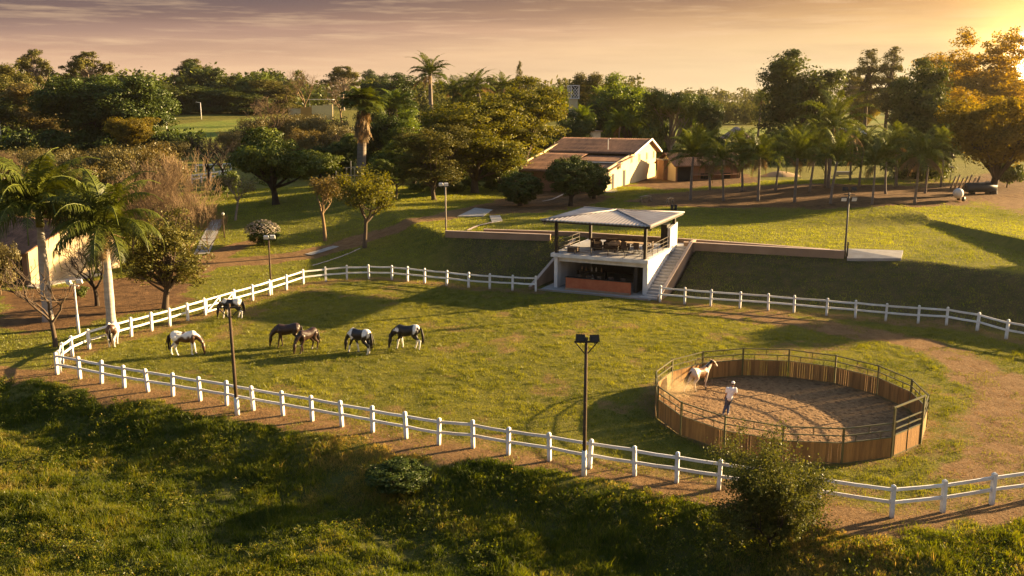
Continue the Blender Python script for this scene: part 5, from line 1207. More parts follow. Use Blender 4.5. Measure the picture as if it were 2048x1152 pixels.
q=MB(); zh=ztop(y,263)-z; q.box((0,0,zh/2),(2.2,2.2,zh)); q.build('wall',M_WHITE,t); q=MB(); q.box((0,0,zh+.09),(2.7,2.7,.18)); q.build('roof',M_TANTOP,t); opening(t,'window',.2,zh*.72,.9,.9,y=-1.13)
x,y,z=at(1470,205); t=thing('round_gazebo','round gazebo with pale ribbed conical roof frame beyond the palms','gazebo',(x,y,z))
zr,ztp=ztop(y,276)-z,ztop(y,254)-z; rw_=pxw(y,31)
for k in range(18):
    a=2*math.pi*k/18; q=MB(); q.beam((rw_*math.cos(a),rw_*math.sin(a),zr),(.3*math.cos(a),.3*math.sin(a),ztp),.22,.12); q.build('roof_rib',M_TANTOP,t)
q=MB(); q.lathe((0,0,0),[(rw_*.96,zr-.15),(.25,ztp-.2)],18); q.build('roof_cone',M_TILE,t)
for k in range(6):
    a=2*math.pi*k/6; q=MB(); q.box((rw_*.85*math.cos(a),rw_*.85*math.sin(a),zr/2),(.2,.2,zr)); q.build('post',M_DARKW,t)
for u,D,w,v0,v1,l in ((1612,215,30,256,276,'white canopy tent roof seen between palm crowns'),(1708,225,42,258,272,'pale flat canopy roof far behind the palms at right')):
    x,y,z=at(u,D); t=thing('canopy',l,'canopy',(x,y,z),.1); zz=ztop(y,v0)-z; zl=ztop(y,v1)-z; ww=pxw(y,w)
    q=MB(); q.add([(-ww/2,-2,zl),(ww/2,-2,zl),(ww/2,3,zz),(-ww/2,3,zz),(-ww/2,-2,zl+.1),(ww/2,-2,zl+.1),(ww/2,3,zz+.1),(-ww/2,3,zz+.1)],[(0,3,2,1),(4,5,6,7),(0,1,5,4),(1,2,6,5),(2,3,7,6),(3,0,4,7)]); q.build('roof',M_WHITE,t)
    for sx in(-1,1):
        for yy,zq in((-1.9,zl),(2.9,zz)): q=MB(); q.box((sx*(ww/2-.1),yy,zq/2),(.12,.12,zq)); q.build('post',M_STEELP,t)
# ------------------------------------------------------------------ poles and lamps
M_POLE=pm('weathered_wooden_pole',(.11,.075,.05),(.055,.037,.026),2,.85,.4,14,.15,stretch=(2,2,.3))
M_POLEW=pm('white_painted_pole',(.74,.72,.69),(.6,.57,.53),2,.7,.1,10,.2)
M_LENS=pm('frosted_lamp_glass',(.85,.83,.78),(.78,.75,.70),5,.2,0,None,.5)
def flood(label,u,vb,vt,heads,m=M_POLE,sleeve=None,r=.12,arm=.8,yaw=0,lean=0,brace=True,group='floodlight poles around the paddock',hs=1.0):
    x,y,z=P(u,vb); h=ztop(y,vt)-z
    t=thing('floodlight_pole',label,'light pole',(x,y,z),R(yaw),group)
    t.rotation_euler=(0,R(lean),R(yaw))
    q=MB(); q.tube([(0,0,-.3),(0,0,h*.5),(0,0,h)],[r,r*.88,r*.75],8); q.build('pole',m,t,True)
    if sleeve: q=MB(); q.tube([(0,0,-.2),(0,0,sleeve)],[r*1.35,r*1.22],8); q.build('painted_sleeve',M_POLEW,t,True)
    if arm:
        q=MB(); q.beam((-arm/2,-.02,h-.18),(arm/2,-.02,h-.18),.07,.07); q.build('crossarm',M_BLACK if m is not M_POLEW else m,t)
        if brace:
            for s in(-1,1): q=MB(); q.beam((s*arm*.46,-.02,h-.2),(s*r*.8,-.02,h-.68),.04,.04); q.build('brace',M_BLACK,t)
    for hx,hz,face,col in heads:
        k=hs; q=MB(); q.box((0,0,0),(.42*k,.16*k,.30*k),taper=.9); o=q.build('lamp_head',col,t,loc=(hx,-.10*face*.0,h+hz),rot=(R(20*face),0,R(8 if hx>0 else -8)))
        q=MB(); q.box((0,-.085*k*face,0),(.36*k,.02,.24*k)); q.build('lens',M_LENS,o)
        q=MB(); q.beam((0,0,-.15*k),(0,.0,-.22*k),.05,.05); q.build('bracket',M_BLACK,o)
flood('dark wooden floodlight pole with white sleeve at the near fence beside the round pen',1168,951,675,[(-.24,-.02,-1,M_BLACK),(.34,-.04,-1,M_BLACK)],sleeve=1.15,r=.088,arm=1.0)
flood('leaning dark floodlight pole with white sleeve at the near fence, left half',475,831,608,[],sleeve=.95,r=.10,arm=1.25,lean=-.8)
flood('slim white floodlight pole with two white lamps at the left fence corner',158,668,566,[(-.40,.04,1,M_POLEW),(.40,.14,1,M_POLEW)],m=M_POLEW,sleeve=1.35,r=.07,arm=.7,brace=False,yaw=-10)
flood('brown floodlight pole with two bright lamps behind the back left fence',543,590,475,[(-.18,.0,1,M_POLEW),(.34,.05,1,M_POLEW)],sleeve=1.2,r=.085,arm=.6,brace=False)
flood('thin pale floodlight pole at the left end of the tan retaining wall',892,466,369,[(-.42,.0,1,M_POLEW),(.08,.0,1,M_POLEW)],m=pm('grey_pole',(.30,.25,.20),(.2,.16,.13),2,.7),r=.085,arm=.8,brace=False)
flood('tall floodlight pole with four lamps at the end of the right wall',1689,516,385,[(-.36,.30,-1,M_BLACK),(.36,.30,-1,M_BLACK),(-.42,-.55,1,M_BLACK),(.42,-.55,1,M_BLACK)],m=pm('dark_grey_pole',(.12,.105,.09),(.08,.07,.06),2,.6),r=.095,arm=.95,brace=False,hs=1.15)
x,y,z=P(1694,517); t=thing('short_post','short dark post standing beside the four lamp floodlight pole','post',(x,y,z)); q=MB(); q.tube([(0,0,-.2),(0,0,1.3)],[.07,.065],8); q.build('shaft',M_BLACK,t); q=MB(); q.ball((0,0,1.32),.075,8); q.build('cap',M_BLACK,t)
def lamp(label,u,vb,vt,D=None,globe=True,group=None):
    x,y,z=P(u,vb) if D is None else at(u,D); h=ztop(y,vt)-z
    t=thing('street_lamp',label,'street lamp',(x,y,z),0,group); q=MB(); q.tube([(0,0,-.3),(0,0,h)],[.07 if D is None else .16,.045 if D is None else .11],6); q.build('pole',M_POLE if globe else M_POLEW,t,True)
    if globe: q=MB(); q.ball((0,0,h),.17,10); q.build('globe',M_LENS,t,True)
    else: q=MB(); q.beam((0,0,h-.05),(-1.6,0,h+.15),.22,.16); q.build('lamp_arm',M_POLEW,t)
lamp('short lamp post with round globe beside the concrete footpath',449,476,428)
lamp('tall white street lamp in front of the green meadow',336,268,212,D=250,globe=False)
lamp('white street lamp pole at the far left edge',4,270,232,D=250,globe=False)
lamp('small distant lamp pole behind the green meadow',405,232,205,D=330,globe=False)
lamp('white pole standing among the far fields right of the tall palm pair',1563,252,228,D=240,globe=False)
# ------------------------------------------------------------------ far fences
M_FARW=M_WHITE
def farfence(label,pts,h,w,rails,group='far fences',m=M_WHITE,n=6,lift=0):
    q0=np.array(pts[0]); t=thing('field_fence',label,'fence',tuple(q0),0,group)
    seg=[np.array(p)-q0 for p in pts]
    for a,b in zip(seg[:-1],seg[1:]):
        for k in range(n+1):
            p=a+(b-a)*k/n; q=MB(); q.box((0,0,h/2),(w,w,h)); q.build('post',m,t,loc=p)
        for z in rails: q=MB(); q.beam(a+[0,0,z],b+[0,0,z],w*.5,w); q.build('rail',m,t)
farfence('short white rail fence seen left of the round dark tree',[P(384,368),P(458,357)],1.5,.22,(1.35,.75),n=4)
farfence('pale post and rail fence in the shade behind the bare dark tree',[P(392,344),P(462,340)],1.3,.2,(1.2,),n=4)
farfence('row of thin fence posts in front of the far left wood',[at(0,262),at(120,262)],3.2,.24,(2.2,),n=11,m=M_POLEW)
farfence('thin rail fence behind the small yellow trees, in deep shade',[P(786,378),P(905,378)],1.4,.10,(1.25,.7),n=6,m=M_POLE)
x,y,z=P(700,372); t=thing('pergola_frame','grey pipe frame with crossbar and upright posts behind the small yellow trees','frame',(x,y,z))
zz=lambda v:ztop(y,v)-z
ww=lambda u:pxw(y,u-700)
q=MB(); q.beam((ww(672),0,zz(351)),(ww(728),0,zz(351)),.14,.14); q.build('lower_bar',M_STEELP,t)
q=MB(); q.beam((ww(688),0,zz(336)),(ww(724),0,zz(333)),.12,.12); q.build('upper_bar',M_STEELP,t)
for u,v in ((673,342),(694,336),(703,322),(710,336),(723,333)):
    q=MB(); q.tube([(ww(u),.05,-.2),(ww(u),.05,zz(v))],[.10,.10],6); q.build('upright',M_STEELP,t)
# ------------------------------------------------------------------ slabs and paths
def slab(px,name,m,lift=.05,z=None):
    pts=[P(*p) for p in px]; n=len(pts); q=MB(); zt=[p[2]+lift for p in pts]
    q.add([(p[0],p[1],k) for p,k in zip(pts,zt)]+[(p[0],p[1],k-.25) for p,k in zip(pts,zt)],[tuple(range(n-1,-1,-1))]+[(i,(i+1)%n,(i+1)%n+n,i+n) for i in range(n)]); 
    o=q.build(name,m); me=o.data; tag(o,kind='structure'); return o
slab([(1694,522),(1802,522),(1806,506),(1692,502)],'concrete_pad',M_CONC,.22)
slab([(915,434),(966,434),(985,421),(950,417)],'concrete_pad',M_CONC,.10)
slab([(984,446),(1005,443),(1000,432),(979,433)],'concrete_ramp',M_CONC,.10)
o=drape('kerb_line',PP([(936,462),(955,453),(985,446)]),.35,M_TANTOP,.10,30,.3,4); tag(o,kind='structure')
o=drape('concrete_path',PP([(403,509),(414,485),(424,462),(436,440)]),1.5,M_CONC,.06,30); tag(o,kind='structure')
o=drape('stone_edging',PP([(625,532),(680,515),(720,498)]),.22,M_TANTOP,.05,60,.9,6); tag(o,kind='structure')
o=drape('worn_slab',PP([(617,510),(645,502),(672,493)]),1.0,M_CONC,.05,20,.15,8); tag(o,kind='structure')
o=drape('earth_edge',PP([(1085,404),(1105,400),(1128,389),(1145,386)]),.3,M_TANTOP,.10,30,.5,9); tag(o,kind='structure')
# ------------------------------------------------------------------ small things by the grove
M_WOODL=pm('weathered_light_wood',(.42,.31,.19),(.30,.21,.13),2,.85,.3,14,.15)
def bench(label,u,v,rz):
    x,y,z=P(u,v); t=thing('log_bench',label,'bench',(x,y,z),rz,'wooden log benches on the bare soil')
    q=MB(); q.tube([(-.85,0,.62),(0,.02,.72),(.85,0,.64)],[.11,.12,.10],8); q.build('seat',M_WOODL,t,True)
    for s in(-1,1):
        for k in(-1,1): q=MB(); q.tube([(s*.65,0,.62),(s*.75,k*.28,-.05)],[.06,.05],6); q.build('leg',M_WOODL,t,True)
bench('left log bench on bare soil in front of the cream house',1291,404,.5); bench('log bench on bare soil, nearer the palms, tilted',1340,408,1.0)
for u,l in ((1344,'left of the two dark bollards on the lawn behind the pavilion'),(1351,'right of the two dark bollards on the lawn behind the pavilion')):
    x,y,z=P(u,423); t=thing('bollard',l,'bollard',(x,y,z),0,'dark bollards'); q=MB(); q.lathe((0,0,-.1),[(.17,0),(.17,.75)],10); q.build('shaft',M_BLACK,t,True); q=MB(); q.lathe((0,0,.65),[(.20,0),(.20,.08),(.05,.14)],10); q.build('cap',M_BLACK,t)
x,y,z=P(1960,388); t=thing('water_tank','long dark blue water tank lying under the big tree at right','tank',(x,y,z),.06)
M_TANK=pm('faded_blue_tank',(.022,.036,.048),(.014,.022,.03),2,.5,.1,9,.4); q=MB(); 
q.tube([(-2.0,0,.85),(-1.88,0,.85),(1.88,0,.85),(2.0,0,.85)],[.42,.62,.62,.42],16); q.build('tank_shell',M_TANK,t,True)
for k in(-1.1,1.1): q=MB(); q.box((k,0,.15),(.3,1.1,.4)); q.build('cradle',M_BLACK,t)
q=MB(); q.lathe((.9,0,1.42),[(.3,0),(.3,.18),(.1,.22)],12); q.build('hatch',M_CONC,t,True)
x,y,z=P(1918,403); t=thing('concrete_mixer','old orange and white concrete mixer on the bare soil','mixer',(x,y,z),.4); M_OR=pm('rusty_orange_paint',(.36,.14,.035),(.2,.08,.03),3,.7)
q=MB(); c_=[np.array([-.35,-.1,1.0])+np.array([-.75,-.45,.5])*k for k in(-.5,-.2,.2,.75)]; q.tube(c_,[.35,.58,.60,.34],14); q.build('drum',M_POLEW,t,True)
q=MB(); q.tube([(.1,0,.1),(.45,.2,1.1),(.1,.3,1.2)],[.06,.06,.06],6); q.tube([(.5,-.2,.1),(.5,.2,.9)],[.10,.10],6); q.build('frame',M_OR,t,True)
for k in(-.35,.35): q=MB(); q.tube([(.35,k-.06,.3),(.35,k+.06,.3)],[.3,.3],12); q.build('wheel',M_BLACK,t,True)
x,y,z=P(1925,374)
for k in range(7):
    px_=1908+k*8; x,y,z=P(px_,376); t=thing('fence_log',('pale log leaning in the row behind the blue tank, %s'%['leftmost','second from left','third from left','in the middle','third from right','second from right','rightmost'][k]),'log',(x,y,z),0,'pale logs leaning in a row'); q=MB(); q.tube([(-.45,0,.0),(.25,.3,1.55+.25*math.sin(k*2.1))],[.13,.12],7); q.build('log_body',M_WOODL,t,True)
x,y,z=P(1899,366); t=thing('signpost','thin leaning wooden post with a round top at the edge of the grove','post',(x,y,z)); q=MB(); q.tube([(0,0,-.1),(.15,0,2.2)],[.06,.05],6); q.build('shaft',M_WOODL,t,True); q=MB(); q.lathe((.15,0,2.2),[(.45,0),(.4,.12),(.1,.2)],10); q.build('round_top',M_WOODL,t,True)
x,y,z=P(1687,352); t=thing('trough','pale rectangular trough beyond the palm trunks','trough',(x,y,z),.03); q=MB(); q.box((0,0,.45),(2.6,.7,.5)); q.build('basin',M_STEELP,t)
for k in(-1,1): q=MB(); q.box((k,0,.1),(.15,.6,.4)); q.build('foot',M_CONC,t)
x,y,z=P(1560,352); t=thing('soil_heap','small heap of light soil beside the low brown house','heap',(x,y,z)); q=MB()
rg3=np.random.default_rng(3); n=18; vs=[(0,0,.8)]
for k,(r_,h_) in enumerate(((.8,.6),(1.7,.25),(2.3,-.1))):
    for j in range(n): a=2*math.pi*j/n; vs.append((r_*1.5*math.cos(a)*rg3.uniform(.85,1.15),r_*math.sin(a)*rg3.uniform(.85,1.15),h_*rg3.uniform(.8,1.2)))
fs=[(0,1+j,1+(j+1)%n) for j in range(n)]+[(1+k*n+j,1+(k+1)*n+j,1+(k+1)*n+(j+1)%n,1+k*n+(j+1)%n) for k in range(2) for j in range(n)]
q.add(vs,fs); q.build('soil',pm('light_soil',(.34,.22,.11),(.25,.16,.08),2,.95,.4),t,True)
# ------------------------------------------------------------------ what grows where
def far_wood(name,label,u0,u1,D0,D1,vt,n,seed,m,amp=8,cr=3.2):
    """far wood reading as one mass: overlapping clumps of leaf cards with ragged top"""
    r=np.random.default_rng(seed); us=r.uniform(u0,u1,n); Ds=r.uniform(D0,D1,n); C=[];T=[];NB=[]
    for u,D in zip(us,Ds):
        x,y,z=at(u,D); top=ztop(y,vt(u)+r.normal(0,amp)*.6+amp*.5*math.sin(u/23.)) ; h=max(1.5,top-z); k=40; R_=cr*r.uniform(.7,1.3)
        tn=np.clip(.5+r.normal(0,.2),.1,.9)
        for zc in (list(np.arange(z+h*.25,top-R_*.3,R_*.9)) or [z+h*.45]):
            g=unit(r.normal(0,1,(k,3)))*(r.uniform(0,1,k)**.4)[:,None]*np.array([R_,R_,R_*.75]); o=r.normal(0,R_*.35,3)
            C.append(np.array([x,y,zc])+o+g); NB.append(g/R_+[0,0,.4]); T.append(np.clip(tn+r.normal(0,.14,k),0,1))
    C=np.concatenate(C);NB=np.concatenate(NB);T=np.concatenate(T)
    V,F_,Tv=leaf_cards(r,C,NB,cr*.30,T); o=link(name,np_mesh(name,V,F_,m,tone=Tv)); tag(o,label,'wood',None,'stuff')
far_wood('far_wood','hazy far wood along the horizon at the right',1270,2450,620,1250,lambda u:183 if u<1700 else 176,290,1,LM['far'],4,6)
far_wood('far_wood','far wood on the skyline behind the middle trees',560,1290,420,700,lambda u:166,170,2,LM['far'],6,5)
far_wood('far_wood','dense wood closing the meadow at the far left',-420,640,385,470,lambda u:np.interp(u,[-90,0,130,330,500,640],[138,140,150,152,150,155]),340,3,LM['fig'],9,4.2)
far_wood('far_hedge','low dark hedge along the far edge of the right field',1380,1530,400,430,lambda u:207,60,5,LM['far'],3,2.6)
far_wood('grove_hedge','low dark hedge on the far side of the palm grove',1530,1870,168,173,lambda u:331,60,15,LM['dark'],2,1.2)
far_wood('bank_hedge','dark hedge line below the green meadow',-40,130,225,235,lambda u:268,40,6,LM['dark'],3,1.8)
far_wood('bank_hedge','dark hedge below the meadow, right of the dense dark trees',290,395,215,225,lambda u:270,40,7,LM['dark'],3,1.8)
T_=plant
GW='trees of the left wood'
# left skyline and wood, individually readable trees
T_('open_crown','tall_tree','tall tree with open rounded crown, farthest left on the skyline',74,0,99,72,300,group=GW)
T_('open_crown','tall_tree','tall spreading tree with gaps in its crown, rising over the dense dark trees',178,0,103,92,310,group=GW)
T_('forest_c','tall_tree','bushy tree filling the left edge below the skyline',12,0,128,110,280,group=GW)
T_('forest_d','tall_tree','reddish brown tree at the left in front of the wood',86,0,168,120,255,group=GW)
T_('forest_a','tall_tree','green tree left of the reddish brown one at the far left edge',20,0,165,110,262,group=GW)
T_('fig_wall','dark_tree','very dark dense tree in front of the wood, left one of the pair',188,0,153,185,225,group=GW)
T_('fig_wall','dark_tree','very dark dense tree in front of the wood, right one of the pair',272,0,158,160,222,group=GW)
T_('broad_brown','round_tree','lower sunlit olive tree at the right foot of the dark pair',262,0,235,85,205,group=GW)
T_('open_crown','tall_tree','tall skyline tree with two part crown left of the middle of the wood',388,0,117,72,400,group=GW)
T_('forest_b','tall_tree','small dark skyline tree touching the tall two part crown',408,0,124,48,395,group=GW)
T_('forest_a','tall_tree','rounded skyline tree right of the tall two part crown',455,0,138,60,400,group=GW)
T_('forest_e','tall_tree','lighter green skyline tree in the left wood',512,0,146,80,390,group=GW)
T_('forest_a','tall_tree','dark green tree standing in the wood behind the street lamp',350,0,165,95,360,group=GW)
T_('forest_b','tall_tree','dark tree standing in the wood above the meadow',430,0,172,85,365,group=GW)
T_('forest_a','tall_tree','tree closing the wood above the right end of the meadow',500,0,175,85,360,group=GW)
T_('forest_c','tall_tree','olive tree behind the pale bare tree at the right end of the wood',560,0,160,90,370,group=GW)
T_('bare_pale','bare_tree','grey half bare skyline tree with domed crown above the yellow wall',613,0,138,75,350,group=GW)
T_('bare_pale','bare_tree','pinkish bare tree right of the thin shed roof',684,0,160,62,320,group=GW)
T_('open_crown','tall_tree','dark green skyline tree above the pinkish bare tree',688,0,132,80,400,group=GW)
T_('bare_pale','bare_tree','pale leafless tree with upswept branches above the round dark tree',540,0,188,88,215)
# brown middle distance at the left
GB='dry brush at the left'
for u,D,vt,w,k in ((40,150,300,110,'brush'),(15,140,296,90,'bare_thicket'),(95,135,296,120,'brush'),(140,128,300,120,'brush'),(190,140,292,130,'brush_russet'),(235,130,292,120,'brush'),(285,138,285,120,'brush_russet'),(320,130,300,100,'brush_russet'),(120,112,330,110,'brush'),(205,112,330,120,'brush_russet'),(265,108,330,120,'brush'),(60,120,330,110,'brush_russet')):
    T_(k,'dry_bush','dry orange brown bush in the thicket behind the tall palms',u,0,vt,w,D,'bush',GB)
GB2='grey leafless bushes at the left'
for u,D,vt,w in ((262,92,342,130),(312,97,304,150),(352,99,296,150),(372,96,340,90),(414,93,396,80),(330,91,362,130),(376,91,378,120),(290,95,325,130)):
    T_('bare_thicket','leafless_bush','grey leafless bush in the large twiggy mass right of the tall palms',u,0,vt,w,D,'bush',GB2)
GB3='dry bushes beyond the round dark tree'
for u,D,vt,w,k in ((500,215,236,80,'brush'),(560,225,228,90,'brush'),(610,220,228,90,'brush'),(655,215,232,80,'brush'),(690,190,250,70,'brush'),(640,180,262,80,'brush_russet'),(470,200,262,60,'brush'),(600,190,258,70,'brush_russet'),(665,165,290,70,'shrub'),(640,150,318,80,'shrub'),(350,190,282,80,'brush')):
    T_(k,'dry_bush','dry brown bush in the band between the meadow and the round dark tree',u,0,vt,w,D,'bush',GB3)
T_('bare_dark','bare_tree','dark leafless tree with forked trunk beside the short white fence',416,372,262,95)
T_('bare_dark','bare_tree','leafless tree just right of the dark forked one',448,366,272,80)
T_('bare_pale','bare_tree','small sunlit bare tree left of the fan palm',682,330,262,60)
T_('mango','round_tree','large round dark green tree with low forked trunk on the shaded lawn',552,409,258,170)
T_('sapling_sparse','young_tree','thin young tree with few leaves beside the concrete footpath',471,441,352,70)
T_('shrub','shrub','low green shrub in the shade left of the round dark tree',455,395,340,50,cat='shrub')
def blossoms(t):
    r=np.random.default_rng(8); d=unit(r.normal(0,1,(900,3))); d[:,2]=np.abs(d[:,2])*.9; C=np.array([.15,0,1.35])+d*np.array([1.42,1.4,1.25])*r.uniform(.9,1.08,(900,1))
    V,F_,Tv=leaf_cards(r,C,d,.11,np.clip(r.normal(.5,.2,900),0,1)); link('blossom',np_mesh('blossoms',V,F_,LM['flower'],tone=Tv),t)
T_('blossom_shrub','flowering_shrub','round shrub covered with pale blossom behind the back left fence',529,491,441,58,cat='shrub',extra=blossoms)
T_('russet_small','small_tree','slim small tree with reddish leaves on the sloping lawn',650,482,352,95)
T_('yellow_small','small_tree','small spreading tree with sparse yellow leaves and dark trunk by the dirt road',729,496,328,150)
T_('yellow_small','small_tree','sunlit yellow small tree behind the spreading one',792,400,316,80)
# left foreground
T_('royal_a','royal_palm','tall palm with pale curving trunk at the left, in front of the storehouse',97,642,300,235,cat='palm tree',rz=1.0)
T_('royal_b','royal_palm','tall palm with thick white trunk just behind the left fence',223,650,334,225,cat='palm tree',rz=2.2)
T_('sparse_green','leafy_tree','slender leafy tree with olive crown at the bare soil right of the tall palms',331,618,425,160)
T_('bare_dark','small_tree','dark small tree with spreading bare branches behind the white palm trunk',194,612,478,125)
T_('bare_lean','bare_tree','bare grey leaning tree by the left fence corner',112,694,505,150)
T_('brush','bush','bush with yellow green leaves at the left frame edge by the storehouse',2,590,486,74,cat='bush')
T_('shrub','shrub','small dark shrub on the bare soil beside the white lamp pole',163,596,572,26,cat='shrub')
# middle
T_('fan_palm','fan_palm','palm with skirt of hanging dead fronds in the middle distance',722,352,170,100,cat='palm tree')
T_('tall_palm','tall_palm','tall slender palm rising above the skyline left of centre',867,0,102,90,185,cat='palm tree')
GM='trees behind the sloping lawn'
T_('forest_b','dark_tree','flat topped dark tree on the skyline left of the tall slender palm',775,0,150,105,300,group=GM)
T_('forest_b','tall_tree','grey distant tree peeping over the flat topped dark tree',757,0,141,48,520,group=GM)
T_('areca_clump','palm_clump','bright green palm clump under the skyline left of the tall slender palm',800,0,172,95,210,group=GM,cat='palm tree')
T_('forest_e','bright_tree','bright green sunlit tree between the fan palm and the wispy tree',806,0,222,105,165,group=GM)
T_('forest_b','dark_tree','dark shaded tree right behind the fan palm',762,0,232,90,168,group=GM)
T_('mango','dark_tree','shaded round tree in the dark group right of the fan palm',792,0,280,95,148,group=GM)
T_('wispy','wispy_tree','wispy grey green tree with thin trunk left of the feathery pair',868,400,236,132,group=GM)
T_('feathery_b','feathery_tree','large feathery yellow green tree, left one of the pair',950,386,184,185,group=GM)
T_('feathery_a','feathery_tree','tallest feathery yellow green tree, beside the cream house roof',1050,374,154,168,group=GM)
for u,D,vt,w,l in ((905,225,150,80,'leftmost palm of the drooping clump on the skyline right of the tall palm'),(940,220,138,80,'second palm of the drooping skyline clump, from the left'),(975,215,134,85,'tallest palm of the drooping skyline clump'),(1003,225,142,70,'rightmost palm of the drooping skyline clump')):
    T_('tall_palm' if u%2 else 'coconut_c','palm_tree',l,u,0,vt,w,D,'palm tree','palms on the middle skyline')
T_('pine','conifer','thin conifer tip on the skyline behind the feathery trees',1037,0,123,20,260)
T_('forest_b','dark_tree','dark tree filling the gap behind the feathery pair',1010,0,200,130,190,group=GM)
T_('forest_a','tall_tree','dark green tree below the tall slender palm',890,0,208,100,190,group=GM)
for u,D,vt,w,k,l in ((1122,205,165,60,'areca_clump','yellow green palm clump left of the lattice tower'),(1160,190,205,70,'areca_clump','palm with drooping fronds below the lattice tower'),(1176,235,148,75,'forest_c','olive tree on the skyline right of the lattice tower'),(1150,176,225,75,'forest_b','dark tree under the lattice tower'),(1205,215,165,75,'areca_clump','palm clump right of the lattice tower'),(1222,200,172,90,'forest_b','dark green tree behind the white hut'),(1265,186,150,125,'forest_e','tall yellow green tree behind the cream house roof'),(1235,176,215,70,'areca_clump','dry tinted palm right of the white hut'),(1300,190,205,80,'forest_b','shaded tree behind the gable of the cream house'),(1110,178,255,70,'forest_b','dark tree at the left end of the cream house'),(1298,172,238,60,'shrub','sunlit low bushes behind the gable of the cream house'),(1380,230,190,60,'forest_e','bright small tree right of the umbrella crown'),(1415,215,192,55,'forest_b','dark narrow tree at the edge of the right field')):
    T_(k,'background_tree',l,u,0,vt,w,D,'tree','trees behind the cream house')
T_('umbrella','umbrella_tree','umbrella shaped tree with bare forking limbs beside the cream house',1340,0,178,125,174)
T_('topiary_ball','clipped_tree','clipped ball shaped tree on the shaded lawn',1040,412,344,80)
T_('topiary','clipped_tree','large dark clipped tree with rounded top in front of the cream house',1141,412,314,112)
T_('topiary_ball','clipped_tree','small dark clipped tree touching the large clipped one at right',1188,397,328,62)
GH='low shaded shrubs under the trees'
for u,vb,w in ((785,372,44),(838,384,40),(880,378,44),(915,388,36),(940,376,36),(985,382,40),(1010,372,36)):
    T_('shrub','shrub','low dark shrub in the shade under the feathery trees',u,vb,vb-22,w,cat='shrub',group=GH)
# right
T_('forest_a','tall_tree','tall full green tree rising above the palms right of centre',1592,0,106,150,186)
T_('tall_palm','slim_palm','slender palm left of the tall green tree, nearer its crown',1532,0,160,48,200,cat='palm tree')
T_('tall_palm','slim_palm','slender palm farthest left before the right field',1512,0,172,42,205,cat='palm tree')
T_('coconut_e','palm_tree','big palm with full crown in front of the tall green tree',1655,0,172,150,126,cat='palm tree')
T_('pine','pine_tree','airy pine on the right skyline, left one of the pair',1728,0,99,66,265,group='pair of pines')
T_('pine','pine_tree','airy pine on the right skyline, right one of the pair',1768,0,94,60,262,group='pair of pines')
GR='sunlit trees at the right'
T_('open_crown','tall_tree','thin airy tree left of the two pines',1698,0,138,60,300,group=GR)
T_('broad_brown','round_tree','small round tree standing in the far field below the pines',1728,0,198,60,300,group=GR)
T_('forest_a','tall_tree','bushy olive tree left of the golden tree',1834,0,120,120,143,group=GR)
T_('forest_c','tall_tree','lower olive tree in front of the bushy one, above the palms',1805,0,160,105,197,group=GR)
T_('areca_clump','palm_tree','yellow green palm crown in front of the golden tree',1868,0,205,90,187,group=GR,cat='palm tree')
T_('golden','golden_tree','tallest golden backlit tree beside the low sun',1936,0,62,140,215,group=GR)
T_('golden','golden_tree','golden backlit tree left of the tallest one',1882,0,110,130,235,group=GR)
T_('golden','golden_tree','golden backlit tree at the right frame edge below the sun',2054,0,160,160,222,group=GR)
T_('golden','golden_tree','golden tree low between the tallest golden tree and the broad brown one',1962,0,160,170,202,group=GR)
T_('golden','golden_tree','golden green tree filling the gap left of the lowest golden tree',1902,0,176,130,190,group=GR)
T_('broad_brown','broad_tree','broad brown green tree with dark trunk above the blue tank',1984,388,196,190,group=GR)
T_('broad_brown','broad_tree','smaller brown green tree at the right frame edge behind the broad one',2062,0,215,110,140,group=GR)
T_('shrub','bush','sunlit pale bush right of the broad tree trunk',2012,0,318,60,128,group=GR,cat='bush')
# coconut grove
CG='coconut palms of the grove'
front=[(1381,400,244),(1447,402,266),(1516,402,258),(1589,405,244),(1661,407,250),(1744,409,264),(1829,407,246)]
fl=['leftmost palm of the front row, beside the low brown house','second palm from the left in the front row','third palm from the left in the front row','palm in the middle of the front row','palm just left of the four lamp pole in the front row','second palm from the right in the front row','rightmost palm of the front row']
for i,((u,vb,vt),l) in enumerate(zip(front,fl)): T_('coconut_'+'aecbdae'[i],'coconut_palm',l,u,vb,vt,(116,96,104,114,100,92,112)[i],cat='palm tree',group=CG)
back=[(1420,380,252),(1485,382,250),(1551,382,248),(1619,384,236),(1650,372,226),(1718,373,246),(1771,388,262),(1792,374,238),(1850,387,262),(1700,362,232),(1882,374,244),(1590,372,240)]
bl=['palm of the back row behind the leftmost front palm','back row palm between the second and third front palms','back row palm between the third and middle front palms','leaning back row palm right of the middle front palm','tall back row palm near the four lamp pole','back row palm above the four lamp pole','low back row palm right of the four lamp pole','tall back row palm behind the second front palm from the right','rightmost low palm beside the last front palm','farthest back palm of the grove near its middle','back row palm closest to the log row at right','back row palm hidden behind the middle front palm']
for i,((u,vb,vt),l) in enumerate(zip(back,bl)): T_('coconut_'+'dbcaebdcaebd'[i],'coconut_palm',l,u,vb,vt,(90,100,84,96,108,92,86,102,94,88,98,90)[i],cat='palm tree',group=CG)
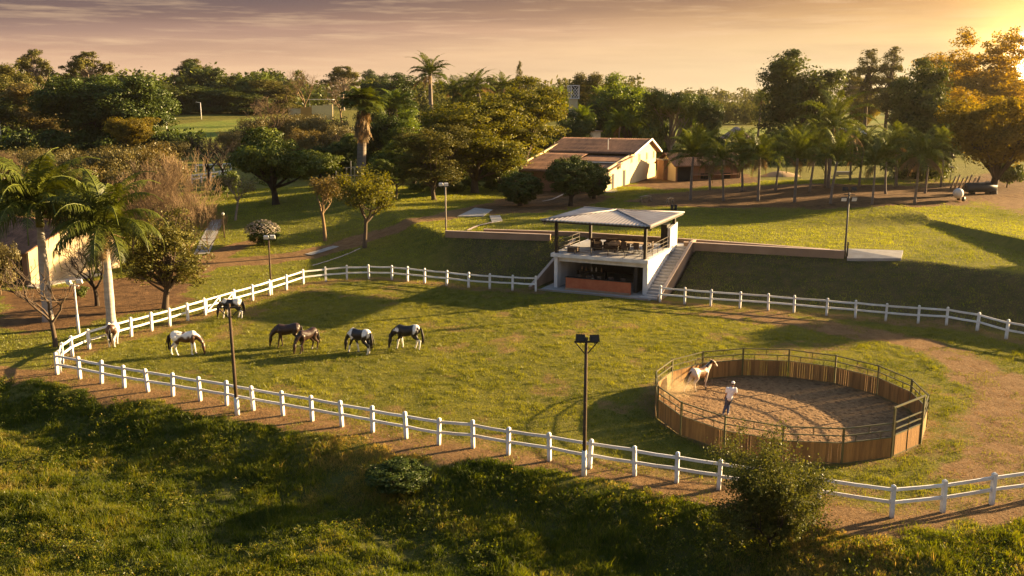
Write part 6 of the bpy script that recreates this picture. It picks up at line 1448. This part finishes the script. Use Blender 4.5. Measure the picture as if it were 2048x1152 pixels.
# the bush in front of the near fence
def bush_near():
    bare_proto('bush_near',83,M_BARKD,3.3,1.25,.25,.075,6,3,LM['bush'],7,.068,fan=.62,upb=.22,minr=.005,ell=.78,splay=1.15)
    r=np.random.default_rng(77); P_=PROTO['bush_near']; lobes=[(0,0,1.2,1.1,1.0,.9),(.6,-.1,.9,1.0,.9,.7),(-.7,.1,.8,.9,.8,.65),(.1,0,2.0,.8,.8,.7),(1.2,0,.8,.5,.5,.5),(-1.25,0,.7,.5,.5,.5),(.1,0,2.6,.6,.6,.6),(.6,.1,1.9,.6,.6,.6),(-.6,0,1.7,.6,.6,.6)]
    cc,(V,F_,T)=crown_arrays(r,lobes,420,.22,60,.060,shell=1.5,flat=.7,up=.4,cvar=.2,elong=1.7)
    P_['parts'].append(('inner_leaves',np_mesh('bush_inner_leaves',V,F_,LM['bush'],tone=T)))
bush_near()
T_('topiary_ball','bush','dark low bush on the grassy slope below the near fence',795,985,928,120,cat='bush')
GU='shaded understorey trees'
for u,D,vt,w,k in ((905,152,300,80,'mango'),(985,150,292,80,'forest_b'),(1030,158,280,80,'mango'),(1085,160,262,80,'forest_b'),(838,158,290,70,'forest_b'),(640,150,300,80,'mango'),(668,158,286,70,'forest_b'),(700,170,268,70,'mango'),(1010,170,252,90,'forest_b'),(930,168,262,90,'mango'),(1120,172,300,60,'mango'),(828,134,304,84,'mango'),(900,131,296,90,'mango'),(1002,129,302,84,'mango'),(760,140,318,70,'mango'),(1060,140,310,70,'mango')):
    T_(k,'understorey_tree','low dark tree in deep shade under the taller trees of the middle distance',u,0,vt,w,D,'tree',GU)
T_('bush_near','bush','large waxy leaved bush in front of the near fence below the round pen',1538,1092,872,238,cat='bush',rz=0)

# trees that stand just outside the frame at right and throw long shadows over the paddock
for x,y,h,k,l in ((64,80,8,'umbrella','umbrella crowned tree on the bank beyond the right end of the back fence'),):
    pr=PROTO[k]; z=tz(x,y); t=thing('shade_tree',l,'tree',(x,y,z),1.0,None,(h/pr['h'],)*3)
    for n,me in pr['parts']: link(n,me,t)
add_haze()
